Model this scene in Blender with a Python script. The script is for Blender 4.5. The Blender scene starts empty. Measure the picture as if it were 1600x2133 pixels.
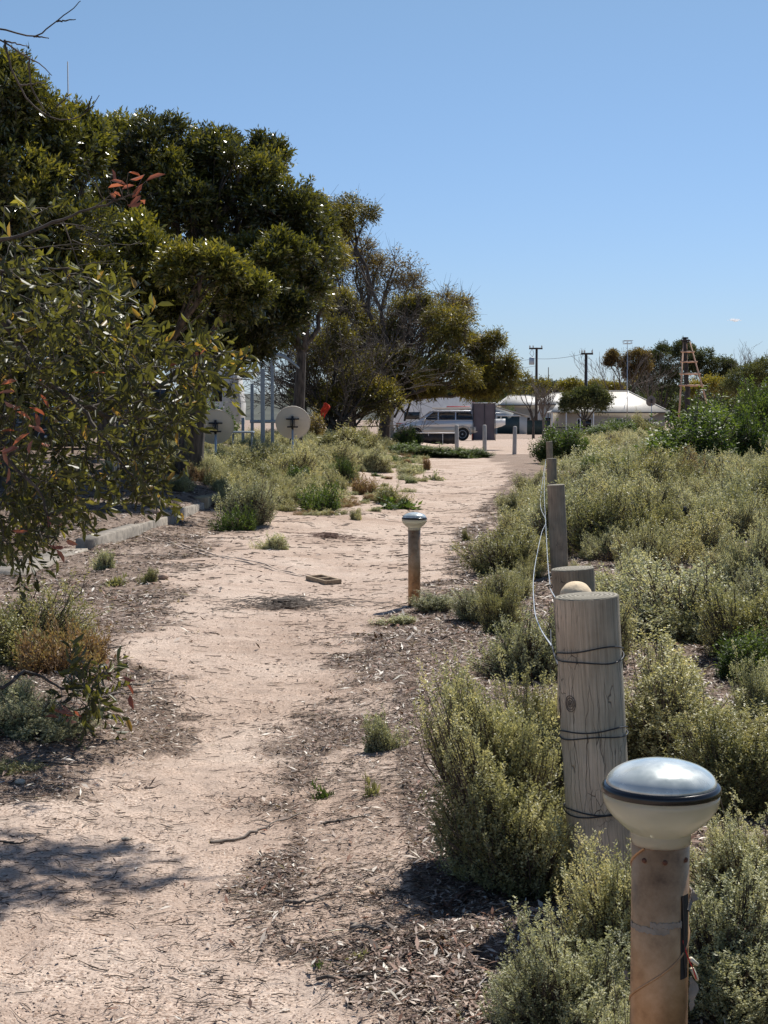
import bpy, math, random
import numpy as np
from mathutils import Vector, Matrix

# ---------------------------------------------------------------- camera, sky, sun, exposure
scene = bpy.context.scene
COL = scene.collection
FPX, HORIZON, EYE = 3300.0, 861.0, 1.5
PITCH = math.atan((1066.5 - HORIZON) / FPX)
cam_data = bpy.data.cameras.new("camera")
cam = bpy.data.objects.new("camera", cam_data)
COL.objects.link(cam)
cam.location = (0, 0, EYE)
cam.rotation_euler = (math.pi / 2 - PITCH, 0, 0)
cam_data.sensor_fit = 'HORIZONTAL'
cam_data.sensor_width = 36.0
cam_data.lens = 36.0 * FPX / 1600.0
cam_data.clip_start = 0.1
cam_data.clip_end = 6000
scene.camera = cam

SUN_EL, SUN_AZ = math.radians(54), math.radians(26)      # azimuth measured from +Y towards +X
SUN_DIR = Vector((math.sin(SUN_AZ) * math.cos(SUN_EL), math.cos(SUN_AZ) * math.cos(SUN_EL), math.sin(SUN_EL)))
world = bpy.data.worlds.new("World")
scene.world = world
world.use_nodes = True
wn, wl = world.node_tree.nodes, world.node_tree.links
sky = wn.new('ShaderNodeTexSky')
sky.sky_type = 'NISHITA'
sky.sun_disc = False
sky.sun_elevation = SUN_EL
sky.sun_rotation = SUN_AZ
sky.altitude = 0
sky.air_density = 1.0
sky.dust_density = 0.25
sky.ozone_density = 2.2
wn['Background'].inputs['Strength'].default_value = 0.078
wtc = wn.new('ShaderNodeTexCoord'); wsep = wn.new('ShaderNodeSeparateXYZ'); wrp = wn.new('ShaderNodeValToRGB'); wmx = wn.new('ShaderNodeMix')
wl.new(wtc.outputs['Generated'], wsep.inputs[0]); wl.new(wsep.outputs['Z'], wrp.inputs[0])      # clean-air tint of the sky by elevation
for _p, _c in ((0.0, (.64, .78, 1.15)), (.06, (.68, .84, 1.12)), (.16, (.80, .93, 1.04)), (.3, (.9, .99, 1.0))):
    _e = wrp.color_ramp.elements[0] if _p == 0 else (wrp.color_ramp.elements[1] if _p == .3 else wrp.color_ramp.elements.new(_p))
    _e.position = _p; _e.color = (*_c, 1)
wmx.data_type = 'RGBA'; wmx.blend_type = 'MULTIPLY'; wmx.inputs[0].default_value = 1
wl.new(sky.outputs[0], wmx.inputs[6]); wl.new(wrp.outputs[0], wmx.inputs[7])
wl.new(wmx.outputs[2], wn['Background'].inputs['Color'])
sl = bpy.data.lights.new("sun", 'SUN')
sl.energy = 5.0
sl.angle = math.radians(0.53)
sl.color = (1.0, 0.955, 0.89)
sun = bpy.data.objects.new("sun", sl)
COL.objects.link(sun)
sun.rotation_euler = SUN_DIR.to_track_quat('Z', 'Y').to_euler()
scene.view_settings.view_transform = 'Standard'
scene.view_settings.look = 'None'
scene.view_settings.exposure = 0.3
scene.view_settings.gamma = 1.0
scene.cycles.max_bounces = 8
scene.cycles.transparent_max_bounces = 8
scene.cycles.use_denoising = True

# ---------------------------------------------------------------- pixel to world
def W(px, py, d):
    u = (px - 800) / FPX
    v = (1066.5 - py) / FPX
    y = math.cos(PITCH) + v * math.sin(PITCH)
    z = -math.sin(PITCH) + v * math.cos(PITCH)
    s = d / y
    return np.array([u * s, d, EYE + z * s])

def smooth(a, b, x):
    t = np.clip((np.asarray(x, float) - a) / (b - a), 0, 1)
    return t * t * (3 - 2 * t)

_nr = np.random.RandomState(5)
_tab = _nr.rand(256, 256)
def vnoise(x, y, s=1.0, o=0.0):
    x = np.asarray(x, float) * s + 37.1 + o; y = np.asarray(y, float) * s + 11.7 + o * 1.7
    xi = np.floor(x).astype(int); yi = np.floor(y).astype(int)
    fx = x - xi; fy = y - yi
    fx = fx * fx * (3 - 2 * fx); fy = fy * fy * (3 - 2 * fy)
    a = _tab[xi % 256, yi % 256]; b = _tab[(xi + 1) % 256, yi % 256]
    c = _tab[xi % 256, (yi + 1) % 256]; e = _tab[(xi + 1) % 256, (yi + 1) % 256]
    return (a * (1 - fx) + b * fx) * (1 - fy) + (c * (1 - fx) + e * fx) * fy

def path_x(y):
    return np.interp(y, [-50, 0, 3.9, 8, 14.3, 20, 25, 42, 55, 100, 130], [-0.2, -0.45, -0.6, -0.7, -0.6, -0.1, 0.45, 2.3, 3.8, 8.5, 9])

def kerb_x(y):
    return np.interp(y, [10, 17.3, 21.4, 23.7, 29.3, 45], [-4.3, -3.8, -3.57, -3.3, -2.9, -2.7])

def litter0(x, y):
    return x - np.interp(y, [0, 4, 5, 9, 13, 20, 30, 45], [.3, -.1, -.3, -.35, 0, .95, 1.9, 3.6])
_fr = random.Random(12)
FOOT = [(float(path_x(fy_)) + _fr.uniform(-.75, .5), fy_, _fr.uniform(-.5, .5), _fr.uniform(.008, .016)) for fy_ in [3.6 * (15 / 3.6) ** _fr.random() for _ in range(70)]]
def h(x, y):
    x = np.asarray(x, float); y = np.asarray(y, float)
    z = np.interp(y, [-60, 0, 4, 9, 14, 22, 32, 45, 58, 75, 94, 150, 220, 3000], [0, 0, 0, -.1, -.2, -.25, -.26, -.12, 0, 0.0, -.1, -.9, -1, -1])
    off = x - path_x(y)
    left = smooth(2.2, 6.5, -off) * smooth(14, 34, y) * (1 - smooth(66, 88, y))
    z = z + left * 0.55
    terrace = smooth(0.0, 0.10, kerb_x(y) - x) * smooth(19.5, 23.5, y) * (1 - smooth(33, 37, y))
    z = z + terrace * 0.15
    right = smooth(1.5, 6, off) * smooth(8, 26, y) * (1 - smooth(95, 140, y))
    z = z + right * 0.25
    z = z - 0.05 * (1 - smooth(0.0, 1.3, np.abs(off))) * (1 - smooth(40, 60, y))
    amp = 0.35 + 0.65 * smooth(0.4, 1.6, np.abs(off))
    near = 1 - smooth(30, 80, y)
    z = z + .05 * near * smooth(-.1, .5, litter0(x, y)) * (vnoise(x, y, 4.3, 17) - .35)
    z = z + amp * near * (0.075 * (vnoise(x, y, 1.1) - .5) + 0.035 * (vnoise(x, y, 3.1, 9) - .5))
    z = z + near * (0.012 * (vnoise(x, y, 9, 3) - .5) + 0.006 * (vnoise(x, y, 21, 5) - .5))
    for fx, fy, fa, fd in FOOT:
        ca, sa = math.cos(fa), math.sin(fa)
        m_ = (np.abs(x - fx) < .3) & (np.abs(y - fy) < .3)
        if not np.any(m_): continue
        u_ = ((x - fx) * ca + (y - fy) * sa) / .055; v_ = (-(x - fx) * sa + (y - fy) * ca) / .14
        q_ = u_ * u_ + v_ * v_
        z = z + np.where(m_, -fd * np.exp(-q_ ** 2) + fd * .45 * np.exp(-(q_ - 1.9) ** 2 * 2), 0)
    z = z + smooth(80, 200, y) * 0.5 * (vnoise(x, y, .03) - .5)
    return z

def hs(x, y):
    return float(h(x, y))

def G(px, py):
    ds = np.geomspace(2.0, 300, 1500)
    p = W(px, py, 1.0)
    X = p[0] * ds; Z = EYE + (p[2] - EYE) * ds
    hit = np.nonzero(Z <= h(X, ds))[0]
    i = hit[0] if len(hit) else len(ds) - 1
    return np.array([X[i], ds[i], hs(X[i], ds[i])])

# ---------------------------------------------------------------- mesh building
class MB:
    def __init__(self):
        self.V = []; self.Q = []; self.N = []; self.T = []; self.n = 0
    def quads(self, q, tint=None):                     # q (n,4,3)
        q = np.asarray(q, float); k = len(q)
        if k == 0: return self
        self.V.append(q.reshape(-1, 3)); self.Q.append(np.arange(k * 4).reshape(k, 4) + self.n)
        self.T.append((len(self.Q) - 1, np.full(k, .5) if tint is None else np.asarray(tint, float)))
        self.n += k * 4
        return self
    def indexed(self, v, q, tint=None):
        v = np.asarray(v, float); q = np.asarray(q, int)
        self.V.append(v); self.Q.append(q + self.n)
        self.T.append((len(self.Q) - 1, np.full(len(q), .5) if tint is None else np.asarray(tint, float)))
        self.n += len(v)
        return self
    def poly(self, v, faces):
        self.V.append(np.asarray(v, float)); self.N += [tuple(i + self.n for i in f) for f in faces]
        self.n += len(v)
        return self
    def box(self, c, s, rz=0, rx=0, ry=0):
        sx, sy, sz = s[0] / 2, s[1] / 2, s[2] / 2
        v = [(-sx, -sy, -sz), (sx, -sy, -sz), (sx, sy, -sz), (-sx, sy, -sz), (-sx, -sy, sz), (sx, -sy, sz), (sx, sy, sz), (-sx, sy, sz)]
        M = Matrix.Rotation(rz, 3, 'Z') @ Matrix.Rotation(ry, 3, 'Y') @ Matrix.Rotation(rx, 3, 'X')
        v = [tuple(M @ Vector(p) + Vector(c)) for p in v]
        return self.poly(v, [(0, 3, 2, 1), (4, 5, 6, 7), (0, 1, 5, 4), (1, 2, 6, 5), (2, 3, 7, 6), (3, 0, 4, 7)])
    def cyl(self, p0, p1, r0, r1=None, n=12):
        r1 = r0 if r1 is None else r1
        p0 = Vector(p0); p1 = Vector(p1); t = (p1 - p0).normalized()
        a = t.orthogonal().normalized(); b = t.cross(a)
        v = []
        for p, r in ((p0, r0), (p1, r1)):
            for i in range(n):
                w = 2 * math.pi * i / n
                v.append(tuple(p + a * (r * math.cos(w)) + b * (r * math.sin(w))))
        f = [(i, (i + 1) % n, n + (i + 1) % n, n + i) for i in range(n)]
        f += [tuple(range(n))[::-1], tuple(range(n, 2 * n))]
        return self.poly(v, f)
    def lathe(self, prof, n=32, c=(0, 0, 0)):
        v = []; f = []
        m = len(prof)
        for r, z in prof:
            for i in range(n):
                w = 2 * math.pi * i / n
                v.append((c[0] + r * math.cos(w), c[1] + r * math.sin(w), c[2] + z))
        for j in range(m - 1):
            for i in range(n):
                f.append((j * n + i, j * n + (i + 1) % n, (j + 1) * n + (i + 1) % n, (j + 1) * n + i))
        f.append(tuple(range(n))[::-1]); f.append(tuple(range((m - 1) * n, m * n)))
        return self.poly(v, f)
    def prism(self, pts, y0, y1, axis='Y'):            # pts in XZ, extruded along Y (or in YZ along X)
        n = len(pts)
        if axis == 'Y': v = [(a, y0, b) for a, b in pts] + [(a, y1, b) for a, b in pts]
        elif axis == 'X': v = [(y0, a, b) for a, b in pts] + [(y1, a, b) for a, b in pts]
        else: v = [(a, b, y0) for a, b in pts] + [(a, b, y1) for a, b in pts]
        f = [(i, (i + 1) % n, n + (i + 1) % n, n + i) for i in range(n)] + [tuple(range(n))[::-1], tuple(range(n, 2 * n))]
        return self.poly(v, f)
    def tubes(self, P, R, sides=3, tint=None):          # P (n,k,3)  R (n,k)
        P = np.asarray(P, float); R = np.asarray(R, float)
        if P.ndim == 2: P = P[None]; R = R[None]
        n, k, _ = P.shape
        if n == 0: return self
        T = np.gradient(P, axis=1); T /= (np.linalg.norm(T, axis=2, keepdims=True) + 1e-9)
        m = T.mean(axis=1); ref = np.where(np.abs(m[:, 2:3]) > .8 * np.linalg.norm(m, axis=1, keepdims=True), [[1., 0, 0]], [[0, 0, 1.]])
        A = np.cross(T, ref[:, None, :]); A /= (np.linalg.norm(A, axis=2, keepdims=True) + 1e-9)
        B = np.cross(T, A)
        w = np.arange(sides) * 2 * math.pi / sides
        V = P[:, :, None, :] + R[:, :, None, None] * (A[:, :, None, :] * np.cos(w)[None, None, :, None] + B[:, :, None, :] * np.sin(w)[None, None, :, None])
        base = (np.arange(n) * k * sides)[:, None, None]
        j = (np.arange(k - 1) * sides)[None, :, None]; i = np.arange(sides)[None, None, :]; i2 = (i + 1) % sides
        q = np.stack([base + j + i, base + j + i2, base + j + sides + i2, base + j + sides + i], -1).reshape(-1, 4)
        tt = None if tint is None else np.repeat(np.asarray(tint), (k - 1) * sides)
        return self.indexed(V.reshape(-1, 3), q, tt)
    def build(self, name, mat, parent=None, smooth=False, loc=None, bevel=0):
        me = bpy.data.meshes.new(name)
        V = np.concatenate(self.V) if self.V else np.zeros((0, 3))
        if parent is not None and loc is None:
            V = V - np.array(parent.location)[None]
        Q = np.concatenate(self.Q) if self.Q else np.zeros((0, 4), int)
        nl = Q.size + sum(len(f) for f in self.N)
        loops = np.empty(nl, np.int32); loops[:Q.size] = Q.ravel()
        starts = list(range(0, Q.size, 4)); p = Q.size
        st = np.empty(len(Q) + len(self.N), np.int32); st[:len(Q)] = starts
        for i, f in enumerate(self.N):
            loops[p:p + len(f)] = f; st[len(Q) + i] = p; p += len(f)
        me.vertices.add(len(V)); me.vertices.foreach_set('co', V.astype(np.float32).ravel())
        me.loops.add(nl); me.loops.foreach_set('vertex_index', loops)
        me.polygons.add(len(st)); me.polygons.foreach_set('loop_start', st)
        if smooth: me.polygons.foreach_set('use_smooth', np.ones(len(st), bool))
        if self.T:
            a = me.attributes.new('tint', 'FLOAT', 'FACE')
            t = np.concatenate([x[1] for x in self.T]); t = np.concatenate([t, np.full(len(self.N), .5)])
            a.data.foreach_set('value', t.astype(np.float32))
        me.update(calc_edges=True)
        me.validate()
        me.materials.append(mat)
        o = bpy.data.objects.new(name, me)
        COL.objects.link(o)
        if parent is not None: o.parent = parent
        if loc is not None: o.location = loc
        if smooth == 'auto':
            pass
        if bevel:
            b = o.modifiers.new('bevel', 'BEVEL'); b.width = bevel; b.segments = 2; b.limit_method = 'ANGLE'
        return o

def tag(o, label=None, cat=None, group=None, kind=None):
    if label: o['label'] = label
    if cat: o['category'] = cat
    if group: o['group'] = group
    if kind: o['kind'] = kind
    return o

def thing(name, loc, label, cat, group=None, rz=0):
    o = bpy.data.objects.new(name, None)
    COL.objects.link(o)
    o.empty_display_size = 0.1
    o.location = tuple(float(a) for a in loc); o.rotation_euler = (0, 0, rz)
    return tag(o, label, cat, group)

# ---------------------------------------------------------------- materials
def new_mat(name):
    m = bpy.data.materials.new(name); m.use_nodes = True
    return m, m.node_tree.nodes, m.node_tree.links, m.node_tree.nodes['Principled BSDF']

def ramp(n, stops):
    r = n.new('ShaderNodeValToRGB'); e = r.color_ramp.elements
    while len(e) < len(stops): e.new(.5)
    for i, (p, c) in enumerate(stops):
        e[i].position = p; e[i].color = (c[0], c[1], c[2], 1)
    return r

def leaf_mat(name, stops, trans=.35, rough=.45, spec=.5, vary=.12, tc=(1.7, 1.75, .7)):
    m, n, l, b = new_mat(name)
    at = n.new('ShaderNodeAttribute'); at.attribute_name = 'tint'
    oi = n.new('ShaderNodeObjectInfo')
    ad = n.new('ShaderNodeMath'); ad.operation = 'MULTIPLY_ADD'; ad.inputs[1].default_value = vary
    l.new(oi.outputs['Random'], ad.inputs[0]); l.new(at.outputs['Fac'], ad.inputs[2])
    sb = n.new('ShaderNodeMath'); sb.operation = 'SUBTRACT'; sb.inputs[1].default_value = vary / 2
    l.new(ad.outputs[0], sb.inputs[0])
    r = ramp(n, stops); l.new(sb.outputs[0], r.inputs[0])
    l.new(r.outputs[0], b.inputs['Base Color'])
    b.inputs['Roughness'].default_value = rough
    b.inputs['Specular IOR Level'].default_value = spec
    tr = n.new('ShaderNodeBsdfTranslucent')
    mul = n.new('ShaderNodeMix'); mul.data_type = 'RGBA'; mul.blend_type = 'MULTIPLY'; mul.inputs[0].default_value = 1
    l.new(r.outputs[0], mul.inputs[6]); mul.inputs[7].default_value = (*tc, 1)
    l.new(mul.outputs[2], tr.inputs['Color'])
    mx = n.new('ShaderNodeMixShader'); mx.inputs[0].default_value = trans
    l.new(b.outputs[0], mx.inputs[1]); l.new(tr.outputs[0], mx.inputs[2])
    l.new(mx.outputs[0], n['Material Output'].inputs['Surface'])
    return m

def plain(name, col, rough=.6, metal=0, vary=.15, scale=6, bump=0.0, spec=.5, stretch=None, trans=0):
    m, n, l, b = new_mat(name)
    tc = n.new('ShaderNodeTexCoord'); nz = n.new('ShaderNodeTexNoise'); nz.inputs['Scale'].default_value = scale
    nz.inputs['Detail'].default_value = 8
    if stretch:
        mp = n.new('ShaderNodeMapping'); mp.inputs['Scale'].default_value = stretch
        l.new(tc.outputs['Object'], mp.inputs[0]); l.new(mp.outputs[0], nz.inputs['Vector'])
    else: l.new(tc.outputs['Object'], nz.inputs['Vector'])
    lo = tuple(c * (1 - vary) for c in col); hi = tuple(min(1, c * (1 + vary)) for c in col)
    r = ramp(n, [(.3, lo), (.7, hi)]); l.new(nz.outputs[0], r.inputs[0]); l.new(r.outputs[0], b.inputs['Base Color'])
    b.inputs['Roughness'].default_value = rough; b.inputs['Metallic'].default_value = metal
    b.inputs['Specular IOR Level'].default_value = spec
    if bump:
        bp = n.new('ShaderNodeBump'); bp.inputs['Strength'].default_value = bump; bp.inputs['Distance'].default_value = .02
        l.new(nz.outputs[0], bp.inputs['Height']); l.new(bp.outputs[0], b.inputs['Normal'])
    return m

def bark_mat(name, c0, c1, scale=14):
    m, n, l, b = new_mat(name)
    tc = n.new('ShaderNodeTexCoord'); mp = n.new('ShaderNodeMapping'); mp.inputs['Scale'].default_value = (1, 1, .25)
    nz = n.new('ShaderNodeTexNoise'); nz.inputs['Scale'].default_value = scale; nz.inputs['Detail'].default_value = 10
    l.new(tc.outputs['Object'], mp.inputs[0]); l.new(mp.outputs[0], nz.inputs['Vector'])
    r = ramp(n, [(.35, c0), (.65, c1)]); l.new(nz.outputs[0], r.inputs[0]); l.new(r.outputs[0], b.inputs['Base Color'])
    bp = n.new('ShaderNodeBump'); bp.inputs['Strength'].default_value = .6; bp.inputs['Distance'].default_value = .02
    l.new(nz.outputs[0], bp.inputs['Height']); l.new(bp.outputs[0], b.inputs['Normal'])
    b.inputs['Roughness'].default_value = .85
    return m

def post_mat(name, c0, c1, crack=.75):
    """weathered timber: long vertical fibres, drying cracks, knots"""
    m, n, l, b = new_mat(name)
    tc = n.new('ShaderNodeTexCoord')
    mp = n.new('ShaderNodeMapping'); mp.inputs['Scale'].default_value = (40, 40, 1.1)
    nz = n.new('ShaderNodeTexNoise'); nz.inputs['Scale'].default_value = 3.0; nz.inputs['Detail'].default_value = 10; nz.inputs['Roughness'].default_value = .72; nz.inputs['Distortion'].default_value = .25
    l.new(tc.outputs['Object'], mp.inputs[0]); l.new(mp.outputs[0], nz.inputs['Vector'])
    n2 = n.new('ShaderNodeTexNoise'); n2.inputs['Scale'].default_value = 5; n2.inputs['Detail'].default_value = 4
    l.new(tc.outputs['Object'], n2.inputs['Vector'])
    mixf = n.new('ShaderNodeMath'); mixf.operation = 'MULTIPLY_ADD'; mixf.inputs[1].default_value = .55
    l.new(n2.outputs[0], mixf.inputs[0])
    h2 = n.new('ShaderNodeMath'); h2.operation = 'MULTIPLY'; h2.inputs[1].default_value = .5
    l.new(nz.outputs[0], h2.inputs[0]); l.new(h2.outputs[0], mixf.inputs[2])
    r = ramp(n, [(.36, c0), (.46, tuple(a*.55+b*.45 for a,b in zip(c0,c1))), (.62, c1)]); l.new(mixf.outputs[0], r.inputs[0])
    # cracks: thin vertical lines
    mp2 = n.new('ShaderNodeMapping'); mp2.inputs['Scale'].default_value = (13, 13, .55)
    vo = n.new('ShaderNodeTexVoronoi'); vo.feature = 'DISTANCE_TO_EDGE'; vo.inputs['Scale'].default_value = 3.2
    nd = n.new('ShaderNodeTexNoise'); nd.inputs['Scale'].default_value = 14; nd.inputs['Detail'].default_value = 3
    l.new(tc.outputs['Object'], nd.inputs['Vector'])
    va = n.new('ShaderNodeVectorMath'); va.operation = 'MULTIPLY_ADD'; va.inputs[1].default_value = (.02, .02, .08)
    l.new(nd.outputs['Color'], va.inputs[0]); l.new(tc.outputs['Object'], va.inputs[2])
    l.new(va.outputs[0], mp2.inputs[0]); l.new(mp2.outputs[0], vo.inputs['Vector'])
    cr = n.new('ShaderNodeMapRange'); cr.inputs[1].default_value = 0.0; cr.inputs[2].default_value = .028
    cr.inputs[3].default_value = 1; cr.inputs[4].default_value = 0
    l.new(vo.outputs[0], cr.inputs[0])
    msk = n.new('ShaderNodeMath'); msk.operation = 'MULTIPLY'
    mr = n.new('ShaderNodeMapRange'); mr.inputs[1].default_value = .44; mr.inputs[2].default_value = .56; l.new(n2.outputs[0], mr.inputs[0])
    l.new(cr.outputs[0], msk.inputs[0]); l.new(mr.outputs[0], msk.inputs[1])
    ms2 = n.new('ShaderNodeMath'); ms2.operation = 'MULTIPLY'; ms2.inputs[1].default_value = crack; l.new(msk.outputs[0], ms2.inputs[0])
    mc = n.new('ShaderNodeMix'); mc.data_type = 'RGBA'; mc.inputs[7].default_value = (.035, .028, .022, 1)
    l.new(ms2.outputs[0], mc.inputs[0]); l.new(r.outputs[0], mc.inputs[6]); l.new(mc.outputs[2], b.inputs['Base Color'])
    b.inputs['Roughness'].default_value = .88; b.inputs['Specular IOR Level'].default_value = .25
    # square drying checks in patches
    mp3 = n.new('ShaderNodeMapping'); mp3.inputs['Scale'].default_value = (26, 26, 13)
    v3 = n.new('ShaderNodeTexVoronoi'); v3.feature = 'DISTANCE_TO_EDGE'; v3.distance = 'EUCLIDEAN'; v3.inputs['Scale'].default_value = 2.2
    l.new(tc.outputs['Object'], mp3.inputs[0]); l.new(mp3.outputs[0], v3.inputs['Vector'])
    c3 = n.new('ShaderNodeMapRange'); c3.inputs[1].default_value = 0; c3.inputs[2].default_value = .035; c3.inputs[3].default_value = 1; c3.inputs[4].default_value = 0; l.new(v3.outputs[0], c3.inputs[0])
    n3 = n.new('ShaderNodeTexNoise'); n3.inputs['Scale'].default_value = 7; n3.inputs['Detail'].default_value = 5; l.new(tc.outputs['Object'], n3.inputs['Vector'])
    k3 = n.new('ShaderNodeMapRange'); k3.inputs[1].default_value = .57; k3.inputs[2].default_value = .63; l.new(n3.outputs[0], k3.inputs[0])
    x3 = n.new('ShaderNodeMath'); x3.operation = 'MULTIPLY'; l.new(c3.outputs[0], x3.inputs[0]); l.new(k3.outputs[0], x3.inputs[1])
    y3 = n.new('ShaderNodeMath'); y3.operation = 'MAXIMUM'; l.new(x3.outputs[0], y3.inputs[0]); l.new(ms2.outputs[0], y3.inputs[1]); ms2 = y3
    l.new(ms2.outputs[0], mc.inputs[0])
    # grey-green weathering and stains
    st = n.new('ShaderNodeTexNoise'); st.inputs['Scale'].default_value = 2.6; st.inputs['Detail'].default_value = 5; l.new(tc.outputs['Object'], st.inputs['Vector'])
    sr = ramp(n, [(.4, (.72, .76, .74)), (.62, (1.1, 1.02, .94))]); l.new(st.outputs[0], sr.inputs[0])
    sm = n.new('ShaderNodeMix'); sm.data_type = 'RGBA'; sm.blend_type = 'MULTIPLY'; sm.inputs[0].default_value = .9
    l.new(r.outputs[0], sm.inputs[6]); l.new(sr.outputs[0], sm.inputs[7]); l.new(sm.outputs[2], mc.inputs[6])
    hh = n.new('ShaderNodeMath'); hh.operation = 'SUBTRACT'; l.new(nz.outputs[0], hh.inputs[0]); l.new(ms2.outputs[0], hh.inputs[1])
    bp = n.new('ShaderNodeBump'); bp.inputs['Strength'].default_value = .8; bp.inputs['Distance'].default_value = .008
    l.new(hh.outputs[0], bp.inputs['Height']); l.new(bp.outputs[0], b.inputs['Normal'])
    return m

def ground_mat():
    m, n, l, b = new_mat('sandy_ground')
    tc = n.new('ShaderNodeTexCoord')
    at = n.new('ShaderNodeAttribute'); at.attribute_name = 'litter'
    def noise(s, d=6, rough=.6, vec=None):
        q = n.new('ShaderNodeTexNoise'); q.inputs['Scale'].default_value = s; q.inputs['Detail'].default_value = d; q.inputs['Roughness'].default_value = rough
        l.new(vec or tc.outputs['Object'], q.inputs['Vector']); return q
    big = noise(.9, 5); mid = noise(7, 6); fine = noise(60, 4, .7)
    base = ramp(n, [(.32, (.43, .33, .262)), (.5, (.525, .42, .345)), (.68, (.60, .50, .42))]); l.new(big.outputs[0], base.inputs[0])
    m1 = n.new('ShaderNodeMix'); m1.data_type = 'RGBA'; m1.blend_type = 'MULTIPLY'; m1.inputs[0].default_value = .8
    r1 = ramp(n, [(.3, (.78, .75, .73)), (.65, (1.08, 1.06, 1.04))]); l.new(mid.outputs[0], r1.inputs[0])
    l.new(base.outputs[0], m1.inputs[6]); l.new(r1.outputs[0], m1.inputs[7])
    # gravel grains
    vo = n.new('ShaderNodeTexVoronoi'); vo.inputs['Scale'].default_value = 130; l.new(tc.outputs['Object'], vo.inputs['Vector'])
    sep = n.new('ShaderNodeSeparateColor'); l.new(vo.outputs['Color'], sep.inputs[0])
    gr = ramp(n, [(0, (.42, .37, .34)), (.16, (.62, .55, .5)), (.32, (.95, .93, .92)), (.84, (1.0, .99, .98)), (1, (1.4, 1.38, 1.34))]); l.new(sep.outputs[0], gr.inputs[0])
    gm = n.new('ShaderNodeMix'); gm.data_type = 'RGBA'; gm.blend_type = 'MULTIPLY'
    gmask = n.new('ShaderNodeMapRange'); gmask.inputs[1].default_value = .38; gmask.inputs[2].default_value = .62
    gmask.inputs[3].default_value = .35; gmask.inputs[4].default_value = 1
    l.new(mid.outputs[0], gmask.inputs[0]); l.new(gmask.outputs[0], gm.inputs[0])
    l.new(m1.outputs[2], gm.inputs[6]); l.new(gr.outputs[0], gm.inputs[7])
    # litter stain (humus, rotted needles)
    lt = n.new('ShaderNodeMix'); lt.data_type = 'RGBA'
    ln = noise(22, 8, .75)
    lr = ramp(n, [(.38, (.085, .06, .045)), (.55, (.2, .145, .11)), (.72, (.36, .28, .22))]); l.new(ln.outputs[0], lr.inputs[0])
    lm = n.new('ShaderNodeMath'); lm.operation = 'MULTIPLY_ADD'; lm.inputs[1].default_value = 2.0
    ls = n.new('ShaderNodeMath'); ls.operation = 'SUBTRACT'; ls.inputs[1].default_value = .5; l.new(ln.outputs[0], ls.inputs[0])
    l.new(ls.outputs[0], lm.inputs[0]); l.new(at.outputs['Fac'], lm.inputs[2])
    lc = n.new('ShaderNodeMapRange'); lc.inputs[1].default_value = .3; lc.inputs[2].default_value = .7; lc.inputs[4].default_value = .85; l.new(lm.outputs[0], lc.inputs[0])
    l.new(lc.outputs[0], lt.inputs[0]); l.new(gm.outputs[2], lt.inputs[6]); l.new(lr.outputs[0], lt.inputs[7])
    l.new(lt.outputs[2], b.inputs['Base Color'])
    b.inputs['Roughness'].default_value = .95; b.inputs['Specular IOR Level'].default_value = .15
    hsum = n.new('ShaderNodeMath'); hsum.operation = 'MULTIPLY_ADD'; hsum.inputs[1].default_value = .35
    l.new(fine.outputs[0], hsum.inputs[0]); l.new(mid.outputs[0], hsum.inputs[2])
    hv = n.new('ShaderNodeMath'); hv.operation = 'MULTIPLY_ADD'; hv.inputs[1].default_value = .12
    l.new(sep.outputs[1], hv.inputs[0]); l.new(hsum.outputs[0], hv.inputs[2])
    bp = n.new('ShaderNodeBump'); bp.inputs['Strength'].default_value = .8; bp.inputs['Distance'].default_value = .03
    l.new(hv.outputs[0], bp.inputs['Height']); l.new(bp.outputs[0], b.inputs['Normal'])
    return m

M = {}
M['gum'] = leaf_mat('gum_leaves', [(0, (.03, .035, .015)), (.4, (.062, .07, .022)), (.7, (.13, .14, .034)), (1, (.26, .24, .055))], .3, .3, .8, tc=(1.9, 1.7, .6))
M['neargum'] = leaf_mat('near_gum_leaves', [(0, (.04, .042, .018)), (.4, (.078, .084, .034)), (.75, (.155, .165, .055)), (.93, (.27, .25, .07)), (1, (.33, .15, .08))], .34, .45, .4, tc=(1.9, 1.7, .6))
M['orange'] = leaf_mat('rusty_leaves', [(0, (.26, .11, .07)), (1, (.42, .22, .15))], .3, .45, .4, tc=(1.6, .9, .6))
M['mallee'] = leaf_mat('mallee_leaves', [(0, (0.0585, 0.052, 0.0208)), (.4, (0.13, 0.124, 0.0338)), (.75, (0.247, 0.227, 0.052)), (1, (0.338, 0.26, 0.065))], .32, .5, .4, tc=(1.9, 1.7, .6))
M['rust'] = leaf_mat('browning_leaves', [(0, (0.078, 0.052, 0.0286)), (.5, (0.169, 0.117, 0.0546)), (1, (0.286, 0.221, 0.078))], .3, .5, .3)
GT = (1.35, 1.3, .85)
M['grey'] = leaf_mat('saltbush_leaves', [(0, (0.189, 0.196, 0.116)), (.35, (0.319, 0.326, 0.196)), (.7, (0.478, 0.478, 0.29)), (1, (0.652, 0.609, 0.392))], .3, .55, .4, .4, GT)
M['yellow'] = leaf_mat('yellowish_saltbush_leaves', [(0, (0.18, 0.18, 0.0825)), (.4, (0.33, 0.32, 0.17)), (.75, (0.51, 0.49, 0.27)), (1, (0.675, 0.595, 0.33))], .3, .5, .45, .34, GT)
M['green'] = leaf_mat('bright_shrub_leaves', [(0, (.028, .045, .015)), (.5, (.068, .105, .028)), (1, (.15, .195, .05))], .3, .5, .35, .15)
M['brown'] = leaf_mat('dry_shrub_leaves', [(0, (0.168, 0.098, 0.0532)), (.5, (0.322, 0.203, 0.105)), (1, (0.392, 0.336, 0.14))], .25, .6, .3, .15, GT)
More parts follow.
